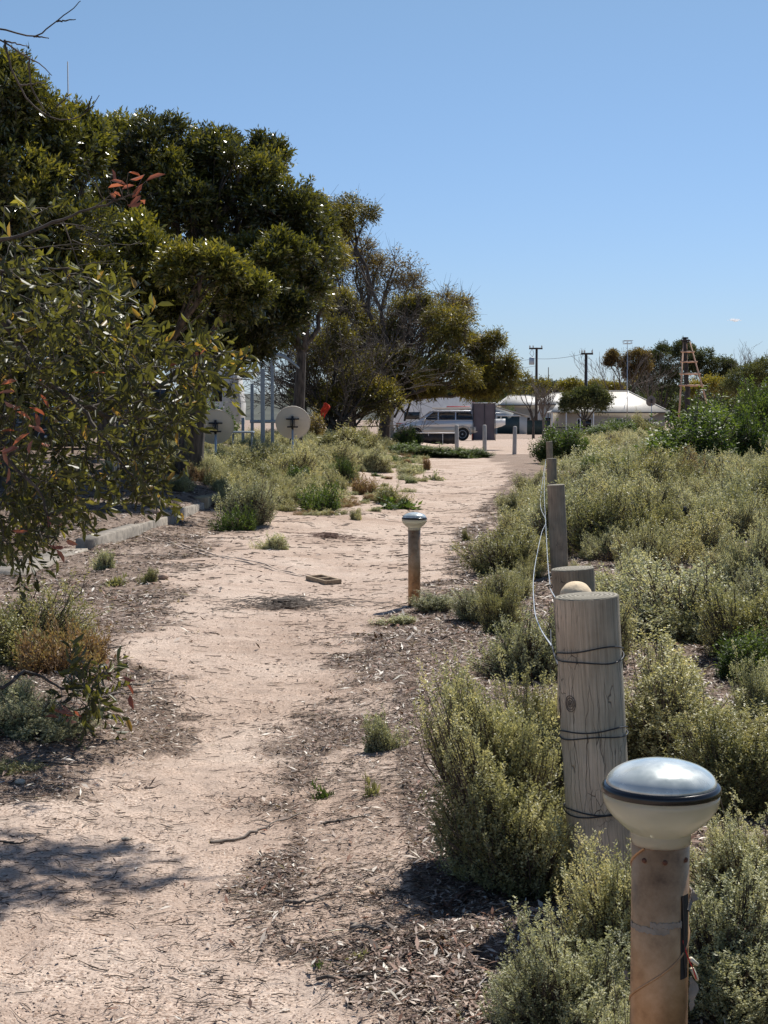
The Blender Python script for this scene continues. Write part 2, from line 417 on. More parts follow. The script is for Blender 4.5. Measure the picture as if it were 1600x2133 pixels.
M['olive'] = leaf_mat('olive_shrub_leaves', [(0, (0.128, 0.128, 0.06)), (.5, (0.27, 0.27, 0.12)), (1, (0.435, 0.39, 0.18))], .3, .5, .4, .34, GT)
M['far'] = leaf_mat('far_leaves', [(0, (0.042, 0.0504, 0.0264)), (.5, (0.084, 0.096, 0.0432)), (1, (0.156, 0.156, 0.066))], .2, .7, .2)
M['bark'] = bark_mat('bark', (.035, .028, .022), (.12, .095, .075))
M['barkred'] = bark_mat('reddish_bark', (.07, .035, .025), (.2, .12, .09), 30)
M['twig'] = bark_mat('grey_twigs', (.09, .07, .055), (.24, .2, .165), 20)
M['stem'] = bark_mat('shrub_stems', (.05, .037, .028), (.17, .13, .1), 30)
M['wood'] = post_mat('weathered_post_timber', (.28, .225, .165), (.72, .61, .48))
M['wood2'] = post_mat('dark_post_timber', (.18, .14, .105), (.46, .385, .30), .5)
M['cutwood'] = plain('cut_timber', (.7, .55, .36), .8, 0, .2, 20, .3)
M['ground'] = ground_mat()
M['white'] = plain('white_paint', (.75, .75, .73), .5, 0, .06)
M['cream'] = plain('cream_paint', (.62, .59, .52), .55, 0, .07)
M['dark'] = plain('dark_plastic', (.02, .02, .022), .45, 0, .2)
M['black'] = plain('black_rubber', (.015, .015, .015), .7, 0, .2)
M['steel'] = plain('galvanised_steel', (.45, .47, .48), .4, .8, .12)
M['greypaint'] = plain('grey_painted_steel', (.3, .35, .39), .45, 0, .08)
M['red'] = plain('red_paint', (.5, .03, .03), .45, 0, .12)

# ---------------------------------------------------------------- foliage generators
def unit(v):
    return v / (np.linalg.norm(v, axis=-1, keepdims=True) + 1e-9)

def leaf_quads(p, d, ln, wd, rng, flat=None):
    """one rhombic leaf per row: p base, d direction, ln length, wd width"""
    n = len(p)
    r = unit(rng.normal(size=(n, 3)))
    if flat is not None: r = unit(r * (1 - flat) + np.array([0, 0, 1.0]) * flat)
    s = unit(np.cross(d, r))
    nn = np.cross(s, d)
    mid = p + d * (ln * .45)[:, None] + nn * (ln * .06)[:, None]
    return np.stack([p, mid - s * (wd * .5)[:, None], p + d * ln[:, None], mid + s * (wd * .5)[:, None]], 1)

def big_leaves(p, d, ln, wd, rng, mb, tint):
    """folded, curved leaves of two quads each"""
    n = len(p)
    s = unit(np.cross(d, unit(rng.normal(size=(n, 3)))))
    nn = np.cross(s, d)
    a = p + d * (ln * .3)[:, None] + nn * (ln * .05)[:, None]
    b = p + d * (ln * .68)[:, None] + nn * (ln * .03)[:, None]
    t = p + d * ln[:, None] - nn * (ln * .10)[:, None]
    lift = nn * (wd * .16)[:, None]
    V = np.stack([p, a - s * (wd * .46)[:, None] + lift, b - s * (wd * .42)[:, None] + lift, t, b + s * (wd * .42)[:, None] + lift, a + s * (wd * .46)[:, None] + lift], 1).reshape(-1, 3)
    i = (np.arange(n) * 6)[:, None]
    q = np.concatenate([i + np.array([[0, 1, 2, 3]]), i + np.array([[0, 3, 4, 5]])], 1).reshape(-1, 4)
    mb.indexed(V, q, np.repeat(tint, 2))

def sprigs(base, d, L, K, ll, lw, rng, spread=.8, hang=0.0, tint=None, tipboost=.25):
    """K leaves along each sprig axis"""
    n = len(base)
    t = (np.arange(K)[None, :] + rng.rand(n, K)) / K
    ax = np.repeat(d[:, None, :], K, 1)
    rad = unit(rng.normal(size=(n, K, 3)))
    rad = unit(rad - ax * (rad * ax).sum(-1, keepdims=True))
    p = base[:, None, :] + ax * (L[:, None] * t)[..., None] + rad * (ll * .12)
    dd = unit(ax * (1 - spread * .5) + rad * spread + np.array([0, 0, -hang]))
    ln = ll * (.6 + .7 * rng.rand(n, K)); wd = lw * (.7 + .5 * rng.rand(n, K))
    q = leaf_quads(p.reshape(-1, 3), dd.reshape(-1, 3), ln.ravel(), wd.ravel(), rng)
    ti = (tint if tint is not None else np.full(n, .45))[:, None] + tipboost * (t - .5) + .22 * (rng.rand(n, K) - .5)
    return q, np.clip(ti.ravel(), 0, 1)

def shrub_arrays(seed, R, H, n, K, ll, lw, sl, lumps=9, low=.08, stemr=.004, upward=.9, hollow=.5, stem_n=None, lean=(0, 0)):
    rng = np.random.RandomState(seed)
    ld = unit(np.stack([rng.normal(size=lumps), rng.normal(size=lumps), np.abs(rng.normal(size=lumps)) * .8 + .1], -1))
    lam = .45 + .55 * rng.rand(lumps)
    d = unit(np.stack([rng.normal(size=n), rng.normal(size=n), np.abs(rng.normal(size=n)) * .9 - .12], -1))
    dot = d @ ld.T
    f = (np.exp(-(1 - dot) * 13) * lam).max(1)
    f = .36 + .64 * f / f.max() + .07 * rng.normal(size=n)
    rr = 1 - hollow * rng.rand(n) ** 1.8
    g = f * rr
    z = H * np.clip(low + (1 - low) * np.maximum(d[:, 2], -.05) * g * 1.02, 0.02, 2)
    tip = np.stack([R * d[:, 0] * g, R * d[:, 1] * g, z], -1)
    tip[:, 0] += lean[0] * z; tip[:, 1] += lean[1] * z
    out = unit(np.stack([d[:, 0], d[:, 1], np.zeros(n)], -1))
    ax = unit(out * (.55 * (1 - np.clip(d[:, 2], 0, 1)))[:, None] + np.array([0, 0, upward]) + .28 * rng.normal(size=(n, 3)))
    L = sl * (.55 + .8 * rng.rand(n))
    base = tip - ax * L[:, None] * .7
    L = L * np.where(rng.rand(n) < .06, 1.5, 1.0)
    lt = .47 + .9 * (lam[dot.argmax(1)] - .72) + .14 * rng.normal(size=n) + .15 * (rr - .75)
    dead = rng.rand(n) < .10
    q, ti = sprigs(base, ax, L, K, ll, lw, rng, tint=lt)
    m = stem_n or n
    idx = rng.permutation(n)[:m]
    b0 = np.stack([rng.normal(size=m) * .05 * R, rng.normal(size=m) * .05 * R, np.full(m, -.02)], -1)
    e = base[idx] + ax[idx] * L[idx][:, None] * .6
    kk = np.array([0, .3, .6, .85, 1.0])
    c = np.stack([e[:, 0] * .55, e[:, 1] * .55, e[:, 2] * .3], -1)
    P = ((1 - kk) ** 2)[None, :, None] * b0[:, None] + (2 * kk * (1 - kk))[None, :, None] * c[:, None] + (kk ** 2)[None, :, None] * e[:, None]
    P[:, 1:4] += rng.normal(size=(m, 3, 3)) * .018 * R * 2
    Rr = stemr * np.array([1.9, 1.3, .9, .6, .3])[None, :] * (.6 + .8 * rng.rand(m))[:, None]
    return q, ti, P, Rr

class Proto:
    def __init__(self, name, *a, **k):
        q, t, P, R = shrub_arrays(*a, **k)
        self.q, self.t, self.P, self.R = q, t, P, R
        self.H = float(q[:, :, 2].max()); self.R0 = float(np.percentile(np.abs(q[:, :, 0]), 98))
        self.name = name; self.fol = None
    def meshes(self):
        if self.fol is None:
            o = MB().quads(self.q, self.t).build('foliage', M['grey']); self.fol = o.data; bpy.data.objects.remove(o)
            o = MB().tubes(self.P, self.R, 3).build('stems', M['stem'], smooth=True); self.st = o.data; bpy.data.objects.remove(o)
        return self.fol, self.st

PR = {
    'nearA': Proto('nearA', 11, .36, .74, 2700, 30, .0125, .0058, .095, 14, .06, .0026, .9, .62),
    'nearB': Proto('nearB', 12, .42, .70, 2900, 30, .0125, .0058, .09, 17, .03, .0026, .8, .58),
    'nearC': Proto('nearC', 13, .30, .80, 2100, 30, .0125, .0058, .10, 9, .10, .0026, 1.1, .72),
    'nearL': Proto('nearL', 14, .30, .72, 2700, 30, .0125, .0058, .095, 11, .10, .0026, .9, .65, lean=(-.4, -.12)),
    'nearT': Proto('nearT', 15, .30, .80, 1700, 30, .0125, .0058, .10, 9, .38, .0028, 1.0, .6, lean=(-.15, 0)),
    'midA': Proto('midA', 21, .5, .75, 1500, 16, .021, .0095, .12, 11, .05, .004, .9, .55),
    'midB': Proto('midB', 22, .55, .65, 1600, 16, .021, .0095, .11, 14, .04, .004, .8, .5),
    'midC': Proto('midC', 23, .4, .8, 1050, 16, .022, .0095, .14, 8, .10, .004, 1.1, .75),
    'smallA': Proto('smallA', 31, .25, .32, 420, 14, .02, .009, .09, 8, .05, .003, .9, .6),
    'smallB': Proto('smallB', 32, .3, .25, 420, 14, .02, .009, .08, 11, .03, .003, .9, .6),
    'broadA': Proto('broadA', 41, .6, 1.0, 1100, 14, .045, .017, .2, 10, .10, .006, .9, .5),
    'broadB': Proto('broadB', 42, .7, .9, 1200, 14, .045, .017, .2, 13, .06, .006, .8, .45),
    'weed': Proto('weed', 51, .12, .06, 40, 7, .025, .012, .03, 6, .03, .002, .4, .8),
    'deadA': Proto('deadA', 71, .45, .6, 420, 3, .018, .007, .12, 8, .05, .006, .8, .6),
    'farA': Proto('farA', 61, .5, .7, 380, 9, .042, .019, .17, 8, .05, .006, 1.0, .6, stem_n=60),
    'farB': Proto('farB', 62, .55, .6, 380, 9, .042, .019, .16, 11, .05, .006, .9, .6, stem_n=60),
    'farC': Proto('farC', 63, .45, .75, 320, 9, .042, .019, .19, 6, .08, .006, 1.1, .7, stem_n=60),
}

def place_proto(key, x, y, width, height, mat, name, label, cat, rz, group=None, z=None):
    pr = PR[key]; fm, sm = pr.meshes()
    z = hs(x, y) - .015 if z is None else z
    r = thing(name, (x, y, z), label, cat, group, rz)
    s = width / (2 * pr.R0); sz = height / pr.H
    r.scale = (s, s, sz)
    for nm, me, mt in (('foliage', fm, M[mat]), ('stems', sm, M['stem'])):
        o = bpy.data.objects.new(nm, me); COL.objects.link(o); o.parent = r
        o.material_slots[0].link = 'OBJECT'; o.material_slots[0].material = mt
    return r

_rz = random.Random(3)
def shrub(px, top, d, wpx, key, mat, label, name='saltbush', cat='shrub', group=None, rz=None):
    p = W(px, top, d)
    g = hs(p[0], d)
    H = max(.05, p[2] - g)
    return place_proto(key, p[0], d, wpx / FPX * d, H, mat, name, label, cat, _rz.uniform(0, 6.28) if rz is None else rz, group)

# ---------------------------------------------------------------- trees
def bez(p0, p1, p2, k):
    t = np.linspace(0, 1, k)[:, None]
    return (1 - t) ** 2 * p0 + 2 * t * (1 - t) * p1 + t * t * p2

def crown_arrays(clumps, rng, n_lump, n_sprig, K, ll, lw, sl, hang=0., upward=.5, tint0=.45, inner=.15):
    """clumps: (centre, radii) ; returns quads, tints, lump centres"""
    Q = []; T = []; LC = []
    for c, R in clumps:
        c = np.array(c); R = np.array(R)
        m = max(3, int(n_lump))
        d = unit(rng.normal(size=(m, 3)) + np.array([0, 0, .25]))
        lc = c + d * R * (.56 + .34 * rng.rand(m))[:, None]
        lr = (.2 + .36 * rng.rand(m) ** 1.3)
        if inner: lc[:max(1, int(m * inner))] = c + d[:max(1, int(m * inner))] * R * .3
        LC.append((c, lc))
        for j in range(m):
            ns = n_sprig
            dd = unit(rng.normal(size=(ns, 3)) + np.array([0, 0, .15]))
            pos = lc[j] + dd * (R * lr[j]) * ((.45 + .55 * rng.rand(ns) ** .6) * np.where(rng.rand(ns) < .14, 1 + .5 * rng.rand(ns), 1))[:, None]
            ax = unit(dd * .7 + unit(pos - c) * .5 + np.array([0, 0, upward - hang]) + .35 * rng.normal(size=(ns, 3)))
            L = sl * (.5 + .9 * rng.rand(ns))
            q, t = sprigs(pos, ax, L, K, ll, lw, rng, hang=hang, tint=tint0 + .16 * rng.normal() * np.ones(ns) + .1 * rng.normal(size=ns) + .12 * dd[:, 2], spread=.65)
            Q.append(q); T.append(t)
    return np.concatenate(Q), np.concatenate(T), LC

def tree(name, label, cat, base, d, clumps_px, rng_seed, trunk_r, n_lump, n_sprig, K, ll, lw, sl, mat='gum', bark='bark', hang=0., tint0=.45,
         fork=.3, group=None, sag=.15, depth=1.0, extra=None, trunk_lean=(0, 0), twigs=0, part_name='crown'):
    rng = np.random.RandomState(rng_seed)
    ppm = FPX / d
    cl = []
    for c in clumps_px:
        px, py, rx, ry = c[:4]; dd = c[4] if len(c) > 4 else 0
        p = W(px, py, d + dd)
        k = FPX / (d + dd)
        cl.append((p, (rx / k, depth * .5 * (rx + ry) / k, ry / k)))
    bx, by = base
    g = hs(bx, by) - .05
    r = thing(name, (bx, by, g), label, cat, group)
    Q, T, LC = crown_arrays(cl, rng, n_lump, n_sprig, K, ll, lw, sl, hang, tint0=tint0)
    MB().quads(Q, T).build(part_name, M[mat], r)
    mb = MB()
    base3 = np.array([bx, by, g])
    top = max(c[0][2] for c in cl)
    f3 = base3 + np.array([trunk_lean[0], trunk_lean[1], (top - g) * fork])
    k = 7
    tr = bez(base3, (base3 + f3) / 2 + np.array([rng.normal() * .1, rng.normal() * .1, 0]) * (top - g) * .15, f3, k)
    mb.tubes(tr[None], np.linspace(trunk_r * 1.25, trunk_r * .8, k)[None], 9)
    for c, lc in LC:
        ctrl = f3 * .45 + c * .55 + np.array([0, 0, -sag * np.linalg.norm(c - f3)]) + rng.normal(size=3) * .06 * np.linalg.norm(c - f3)
        b = bez(f3, ctrl, c, 9); b[1:-1] += rng.normal(size=(7, 3)) * .02 * np.linalg.norm(c - f3)
        mb.tubes(b[None], np.linspace(trunk_r * .62, trunk_r * .2, 9)[None], 6)
        n = len(lc)
        s0 = b[np.clip((5 + rng.randint(0, 4, n)), 0, 8)]
        P = np.stack([s0, s0 * .5 + lc * .5 + rng.normal(size=(n, 3)) * .05, lc], 1)
        mb.tubes(P, np.tile([trunk_r * .16, trunk_r * .1, trunk_r * .05], (n, 1)), 4)
        if twigs:
            e = np.repeat(lc, twigs, 0)
            tt = e + unit(rng.normal(size=e.shape) + unit(e - c) * .8 + np.array([0, 0, .5])) * np.mean([sl * 2.2]) * (.5 + rng.rand(len(e), 1))
            P = np.stack([e, (e + tt) / 2 + rng.normal(size=e.shape) * .04, tt], 1)
            mb.tubes(P, np.tile([trunk_r * .05, trunk_r * .035, trunk_r * .012], (len(e), 1)), 3)
    if extra: extra(mb, f3, rng)
    mb.build('trunk', M[bark], r, smooth=True)
    return r

def bare_twigs(starts, dirs, length, r, levels, rng, up=.2, spread=.55, k=5, wob=.08, children=(2, 4)):
    """recursive bare branching -> lists of polylines of k points"""
    out = []; rad = []
    cur = [(np.array(s, float), unit(np.array(d, float)), length, r) for s, d in zip(starts, dirs)]
    for lv in range(levels):
        nxt = []
        for s, d, L, rr in cur:
            pts = [s]; dd = d.copy()
            for i in range(k - 1):
                dd = unit(dd + rng.normal(size=3) * wob + np.array([0, 0, up * .12]))
                pts.append(pts[-1] + dd * L / (k - 1))
            out.append(np.array(pts)); rad.append(np.linspace(rr, rr * .5, k))
            if lv < levels - 1:
                for j in range(rng.randint(children[0], children[1] + 1)):
                    i = rng.randint(1, k)
                    nd = unit(dd + rng.normal(size=3) * spread + np.array([0, 0, up]))
                    nxt.append((pts[i], nd, L * rng.uniform(.5, .8), rr * .5))
        cur = nxt
    return np.array(out), np.array(rad)

# ---------------------------------------------------------------- ground
def litter(x, y):
    x = np.asarray(x, float); y = np.asarray(y, float)
    n = vnoise(x, y, 1.7, 2) - .5; n2 = vnoise(x, y, 5, 4) - .5
    off = x - path_x(y)
    a = .08 + 0 * x
    edge = np.interp(y, [0, 4, 5, 6.7, 9, 12.3, 13.5, 20, 30, 45], [.3, -.12, -.36, -.38, -.4, -.32, .25, .95, 1.9, 3.6])
    R = smooth(-.25, .15, x - edge + .42 * n + .25 * n2)
    R = R * (1 - .6 * smooth(.66, .78, vnoise(x, y, 1.6, 21)) * (x < edge + .45))
    a = np.maximum(a, R * (1 - .35 * smooth(25, 50, y)))
    el = np.interp(y, [0, 5.2, 6.4, 8, 11, 13, 18, 22, 30], [-4, -3.2, -1.3, -1.2, -1.55, -1.75, -2.3, -2.2, -2.0])
    Lm = smooth(-.25, .25, el - x + .7 * n + .35 * n2)
    a = np.maximum(a, Lm * (.5 + .5 * vnoise(x, y, 2.3, 6)) * (1 - .5 * smooth(30, 45, y)) * np.where(y < 6, .45, 1))
    a = np.maximum(a, smooth(.0, .6, kerb_x(y) - x) * .85 * smooth(14, 16, y))
    a = np.maximum(a, smooth(3.5, 5, -off) * smooth(20, 40, y) * .7)
    a = np.where(y > 58, a * .5, a)
    a = np.where(y > 130, .55, a)
    return np.clip(a, 0, 1)

def build_ground():
    def axis(fine0, fine1, step, lim0, lim1, grow=1.16):
        a = list(np.arange(fine0, fine1 + 1e-6, step))
        s = step; v = fine1
        while v < lim1: s *= grow; v += s; a.append(v)
        s = step; v = fine0
        while v > lim0: s *= grow; v -= s; a.insert(0, v)
        return np.array(a)
    xs = axis(-4.4, 2.2, .032, -1800, 1800)
    ys = axis(2.5, 10, .032, -60, 60, 1.015)
    ys = ys[ys > -60]
    ys2 = [ys[-1]]; s = ys[-1] - ys[-2]
    while ys2[-1] < 4000: s *= 1.12; ys2.append(ys2[-1] + s)
    ys = np.concatenate([ys, ys2[1:]])
    X, Y = np.meshgrid(xs, ys)
    Z = h(X, Y)
    nx, ny = len(xs), len(ys)
    V = np.stack([X, Y, Z], -1).reshape(-1, 3)
    i, j = np.meshgrid(np.arange(nx - 1), np.arange(ny - 1))
    a = j * nx + i
    q = np.stack([a, a + 1, a + nx + 1, a + nx], -1).reshape(-1, 4)
    o = MB().indexed(V, q).build('ground', M['ground'], smooth=True)
    o.data.attributes.remove(o.data.attributes['tint'])
    at = o.data.attributes.new('litter', 'FLOAT', 'POINT')
    at.data.foreach_set('value', litter(X, Y).astype(np.float32).ravel())
    tag(o, kind='structure')
build_ground()

def gnormal(x, y):
    e = .03
    zx = (h(x + e, y) - h(x - e, y)) / (2 * e); zy = (h(x, y + e) - h(x, y - e)) / (2 * e)
    return unit(np.stack([-zx, -zy, np.ones_like(zx)], -1))

def scatter_litter():
    rng = np.random.RandomState(77)
    # candidate points spread by area, denser near the path the photo shows
    def pts(n, y0, y1, x0f, x1f, pw=1.0):
        y = y0 * (y1 / y0) ** (rng.rand(n) ** pw)
        x = (x0f + (x1f - x0f) * rng.rand(n)) * y
        return x, y
    def chips(n, y0, y1, x0f, x1f, lmin, lmax, wr, name, label, stops, pw=1., thr=.0, lift=.012, tilt=.35):
        x, y = pts(n, y0, y1, x0f, x1f, pw)
        keep = rng.rand(n) < (litter(x, y) ** 1.5) * (1 - thr) + thr
        x, y = x[keep], y[keep]; n = len(x)
        L = lmin + (lmax - lmin) * rng.rand(n) ** 2.2
        L = L * np.clip(y / 7, 1, 3)
        a = rng.rand(n) * 6.28
        d = unit(np.stack([np.cos(a), np.sin(a), tilt * rng.normal(size=n)], -1))
        p = np.stack([x, y, h(x, y) + .002 + lift * rng.rand(n) ** 2], -1)
        q = leaf_quads(p - d * (L / 2)[:, None], d, L, L * wr * (.6 + .8 * rng.rand(n)), rng, flat=.72)
        z = h(q[:, :, 0], q[:, :, 1])
        q[:, :, 2] = np.maximum(q[:, :, 2], z + .002)
        o = MB().quads(q, rng.rand(n)).build(name, leaf_mat(name, stops, .05, .6, .3))
        tag(o, label, None, kind='stuff')
    chips(260000, 3.3, 30, -.30, .26, .008, .04, .26, 'bark_litter', 'dry bark chips and fallen leaves covering the ground beside the path',
          [(0, (.04, .026, .02)), (.35, (.11, .07, .052)), (.55, (.2, .125, .095)), (.74, (.3, .22, .175)), (.93, (.45, .37, .31)), (1, (.72, .65, .56))])
    chips(30000, 3.3, 16, -.30, .26, .02, .065, .2, 'bark_strips', 'larger curled bark strips and gum leaves on the bark litter',
          [(0, (.03, .02, .015)), (.35, (.09, .05, .035)), (.5, (.22, .1, .06)), (.7, (.3, .2, .15)), (.85, (.5, .42, .35)), (1, (.75, .69, .6))], 1., 0, .03, .4)
    chips(90000, 3.4, 14, -.27, .12, .004, .012, .6, 'gravel', 'small pebbles and grit scattered over the sandy path',
          [(0, (.13, .09, .07)), (.4, (.3, .2, .15)), (.8, (.5, .4, .32)), (1, (.62, .55, .48))], 1., .5, .004, .2)
    # needles and fine twigs
    n = 110000
    x, y = pts(n, 3.4, 45, -.30, .22)
    dens = .07 + .93 * litter(x, y)
    dens *= .35 + 1.3 * smooth(.45, .7, vnoise(x, y, 2.1, 31))
    keep = rng.rand(n) < dens
    x, y = x[keep], y[keep]; n = len(x)
    L = (.015 + .075 * rng.rand(n) ** 3) * np.clip(y / 8, 1, 3.5)
    a = rng.normal(size=n) * .75 + np.where(rng.rand(n) < .5, 0, math.pi)
    P = []
    for t in (-.5, -.1, .5):
        b = a + (.35 * rng.normal(size=n) if t == .5 else 0)
        px = x + np.cos(b) * L * t; py = y + np.sin(b) * L * t
        P.append(np.stack([px, py, h(px, py) + .003 + .006 * rng.rand(n)], -1))
    P = np.stack(P, 1)
    r = (.0008 + .0016 * rng.rand(n) ** 2) * np.clip(y / 7, 1, 3)
    o = MB().tubes(P, np.stack([r, r, r * .5], -1), 3, rng.rand(n)).build('twig_litter', leaf_mat('twig_litter', [(0, (.035, .025, .02)), (.5, (.11, .08, .065)), (1, (.3, .25, .2))], 0.02, .8, .2))
    tag(o, 'fine dry needles and twiglets strewn over the sand', kind='stuff')
scatter_litter()

# ---------------------------------------------------------------- solar path lamps
def lamp_mats():
    m, n, l, b = new_mat('lamp_dome')
    tc = n.new('ShaderNodeTexCoord'); nz = n.new('ShaderNodeTexNoise'); nz.inputs['Scale'].default_value = 14; nz.inputs['Detail'].default_value = 6
    l.new(tc.outputs['Object'], nz.inputs['Vector'])
    r = ramp(n, [(.35, (.42, .47, .45)), (.6, (.7, .73, .68)), (.75, (.85, .85, .78))]); l.new(nz.outputs[0], r.inputs[0]); l.new(r.outputs[0], b.inputs['Base Color'])
    r2 = ramp(n, [(.35, (.16, .16, .16)), (.7, (.4, .4, .4))]); l.new(nz.outputs[0], r2.inputs[0]); l.new(r2.outputs[0], b.inputs['Roughness'])
    b.inputs['Metallic'].default_value = .3; b.inputs['Coat Weight'].default_value = .8; b.inputs['Coat Roughness'].default_value = .12
    M['dome'] = m
    m, n, l, b = new_mat('lamp_diffuser')
    tc = n.new('ShaderNodeTexCoord'); nz = n.new('ShaderNodeTexNoise'); nz.inputs['Scale'].default_value = 9; nz.inputs['Detail'].default_value = 6
    l.new(tc.outputs['Object'], nz.inputs['Vector'])
    r = ramp(n, [(.3, (.68, .68, .54)), (.7, (.82, .82, .72))]); l.new(nz.outputs[0], r.inputs[0]); l.new(r.outputs[0], b.inputs['Base Color'])
    b.inputs['Roughness'].default_value = .12; b.inputs['Coat Weight'].default_value = 1.0; b.inputs['Transmission Weight'].default_value = .35
    tr = n.new('ShaderNodeBsdfTranslucent'); tr.inputs['Color'].default_value = (.8, .76, .6, 1)
    mx = n.new('ShaderNodeMixShader'); mx.inputs[0].default_value = .6
    l.new(b.outputs[0], mx.inputs[1]); l.new(tr.outputs[0], mx.inputs[2]); l.new(mx.outputs[0], n['Material Output'].inputs['Surface'])
    M['diffuser'] = m
    m, n, l, b = new_mat('bronzed_spiral_pipe')
    tc = n.new('ShaderNodeTexCoord'); nz = n.new('ShaderNodeTexNoise'); nz.inputs['Scale'].default_value = 12; nz.inputs['Detail'].default_value = 10; nz.inputs['Roughness'].default_value = .7
    l.new(tc.outputs['Object'], nz.inputs['Vector'])
    r = ramp(n, [(.3, (.16, .085, .04)), (.5, (.37, .215, .105)), (.75, (.54, .35, .2))]); l.new(nz.outputs[0], r.inputs[0]); l.new(r.outputs[0], b.inputs['Base Color'])
    r2 = ramp(n, [(.3, (.28, .28, .28)), (.7, (.45, .45, .45))]); l.new(nz.outputs[0], r2.inputs[0]); l.new(r2.outputs[0], b.inputs['Roughness'])
    b.inputs['Metallic'].default_value = .4
    M['pipe'] = m
lamp_mats()
M['tape'] = plain('grey_tape', (.24, .215, .18), .75, 0, .25, 40, .3)
M['connector'] = plain('cream_connector', (.6, .56, .42), .5)
M['screw'] = plain('rusty_screw', (.12, .05, .03), .7, .3, .3, 60)

M['rimblack'] = plain('glossy_black_rim', (.008, .008, .009), .22, 0, .1, 20)
def solar_lamp(x, y, label, detail):
    z = hs(x, y)
    r = thing('solar_lamp', (x, y, z), label, 'lamp', 'solar lamps along the path')
    L = (0, 0, 0)
    PRt = .0545
    MB().lathe([(PRt, -.15), (PRt, .3), (PRt, .679), (PRt - .004, .681)], 64).build('pipe', M['pipe'], r, True, L)
    seam = MB()
    t = np.linspace(0, 1, 220)
    for o in (0,):
        zz = -.1 + .775 * t; w = (zz - (.377 if detail else .406)) / .264 * 2 * math.pi - math.pi
        P = np.stack([(PRt + .0002) * np.cos(w), (PRt + .0002) * np.sin(w), zz], -1)
        seam.tubes(P[None], np.full((1, 220), .0026), 6)
    seam.build('seam', M['pipe'], r, True, L)
    MB().lathe([(.050, .672), (.0562, .676), (.0568, .693), (.0555, .6965), (.0590, .6985), (.0656, .703), (.0725, .709), (.082, .7175), (.0915, .7265), (.1, .737), (.1062, .748), (.1093, .759), (.1102, .772), (.100, .772)], 72).build('diffuser', M['diffuser'], r, True, L)
    MB().lathe([(.100, .7725), (.1108, .7725), (.1122, .775), (.1122, .782), (.110, .787), (.104, .7892), (.100, .7885)], 72).build('rim', M['rimblack'], r, True, L)
    pr = [(.1035, .7885)] + [(.104 * math.cos(a), .789 + .045 * math.sin(a)) for a in np.linspace(.02, 1.56, 18)]
    MB().lathe(pr, 72).build('dome', M['dome'], r, True, L)
    a0 = -math.pi / 2
    for a in ((a0 - .75, a0 - .02, a0 + .85, a0 + 2.2) if detail else (a0 - .3, a0 + .9)):
        s = MB(); c, q = math.cos(a), math.sin(a)
        s.cyl((c * (PRt - .004), q * (PRt - .004), .652), (c * (PRt + .0025), q * (PRt + .0025), .652), .0055, .0045, 10)
        s.build('screw', M['screw'], r, True, L)
    if detail:
        def band(a1, a2, z1, z2, th, name, mat, jag=0, seed=1):
            rg = np.random.RandomState(seed); n = 26
            A = np.linspace(a1, a2, n); s = MB()
            zt = z2 + jag * rg.normal(size=n); zb = z1 + jag * rg.normal(size=n)
            for rr in (PRt + th, PRt + .0004):
                v = np.concatenate([np.stack([rr * np.cos(A), rr * np.sin(A), zb], -1), np.stack([rr * np.cos(A), rr * np.sin(A), zt], -1)])
                i = np.arange(n - 1); s.indexed(v, np.stack([i, i + 1, n + i + 1, n + i], -1))
            s.build(name, mat, r, True, L)
        band(a0 + .62, a0 + 1.08, .425, .585, .0008, 'slot', M['black'])
        band(a0 - 1.5, a0 + .15, .515, .526, .0018, 'tape', M['tape'], .0011, 3)
        band(a0 - .5, a0 + .62, .526, .537, .0024, 'tape', M['tape'], .0014, 4)
        # cable pieces, connectors and torn tape hanging at the slot
        def ang(a, rr, z): return (rr * math.cos(a), rr * math.sin(a), z)
        s = MB(); P = np.array([ang(a0 + .72, PRt, .50), ang(a0 + .85, PRt + .004, .475), ang(a0 + 1.0, PRt + .007, .455), ang(a0 + 1.1, PRt + .012, .44), ang(a0 + 1.2, PRt + .016, .42)])
        s.tubes(P[None], np.full((1, 5), .0014), 6); s.build('cable', M['red'], r, True, L)
        s = MB(); P = np.array([ang(a0 + .66, PRt + .002, .585), ang(a0 + .72, PRt + .003, .53), ang(a0 + .78, PRt + .002, .47), ang(a0 + .85, PRt + .003, .43)])
        s.tubes(P[None], np.full((1, 4), .0018), 6); s.build('cable', M['dark'], r, True, L)
        for (aa, za, ab, zb) in ((1.0, .462, 1.25, .447), (1.15, .44, 1.35, .415)):
            MB().cyl(ang(a0 + aa, PRt + .008, za), ang(a0 + ab, PRt + .017, zb), .0045, .0035, 8).build('connector', M['connector'], r, True, L)
        rg = np.random.RandomState(8)
        for (aa, z0, z1, w) in ((1.25, .425, .355, .007), (1.3, .59, .562, .005), (-1.55, .43, .41, .004)):
            n = 8; t = np.linspace(0, 1, n); s = MB()
            c = np.array([ang(a0 + aa, PRt + .006 + .004 * math.sin(3 * q), z0 + (z1 - z0) * q) for q in t]) + rg.normal(size=(n, 3)) * .0015
            ww = w * (1 + .4 * rg.normal(size=n)) * np.sin(np.pi * (.1 + .85 * t))
            for dy in (0, .0012):
                v = np.concatenate([c - np.array([1, 0, 0]) * ww[:, None] + [0, dy, 0], c + np.array([1, .3, 0]) * ww[:, None] + [0, dy, 0]])
                i = np.arange(n - 1); s.indexed(v, np.stack([i, i + 1, n + i + 1, n + i], -1))
            s.build('tape', M['tape'], r, True, L)
        P = np.array([ang(a0 + 1.0, PRt + .002, .553), ang(a0 + 1.35, PRt + .004, .572), ang(a0 + 1.5, PRt + .006, .582), ang(a0 + 1.6, PRt + .0, .59)])
        MB().tubes(P[None], np.array([[.004, .005, .005, .002]]), 6).build('tape', M['tape'], r, True, L)
    return r
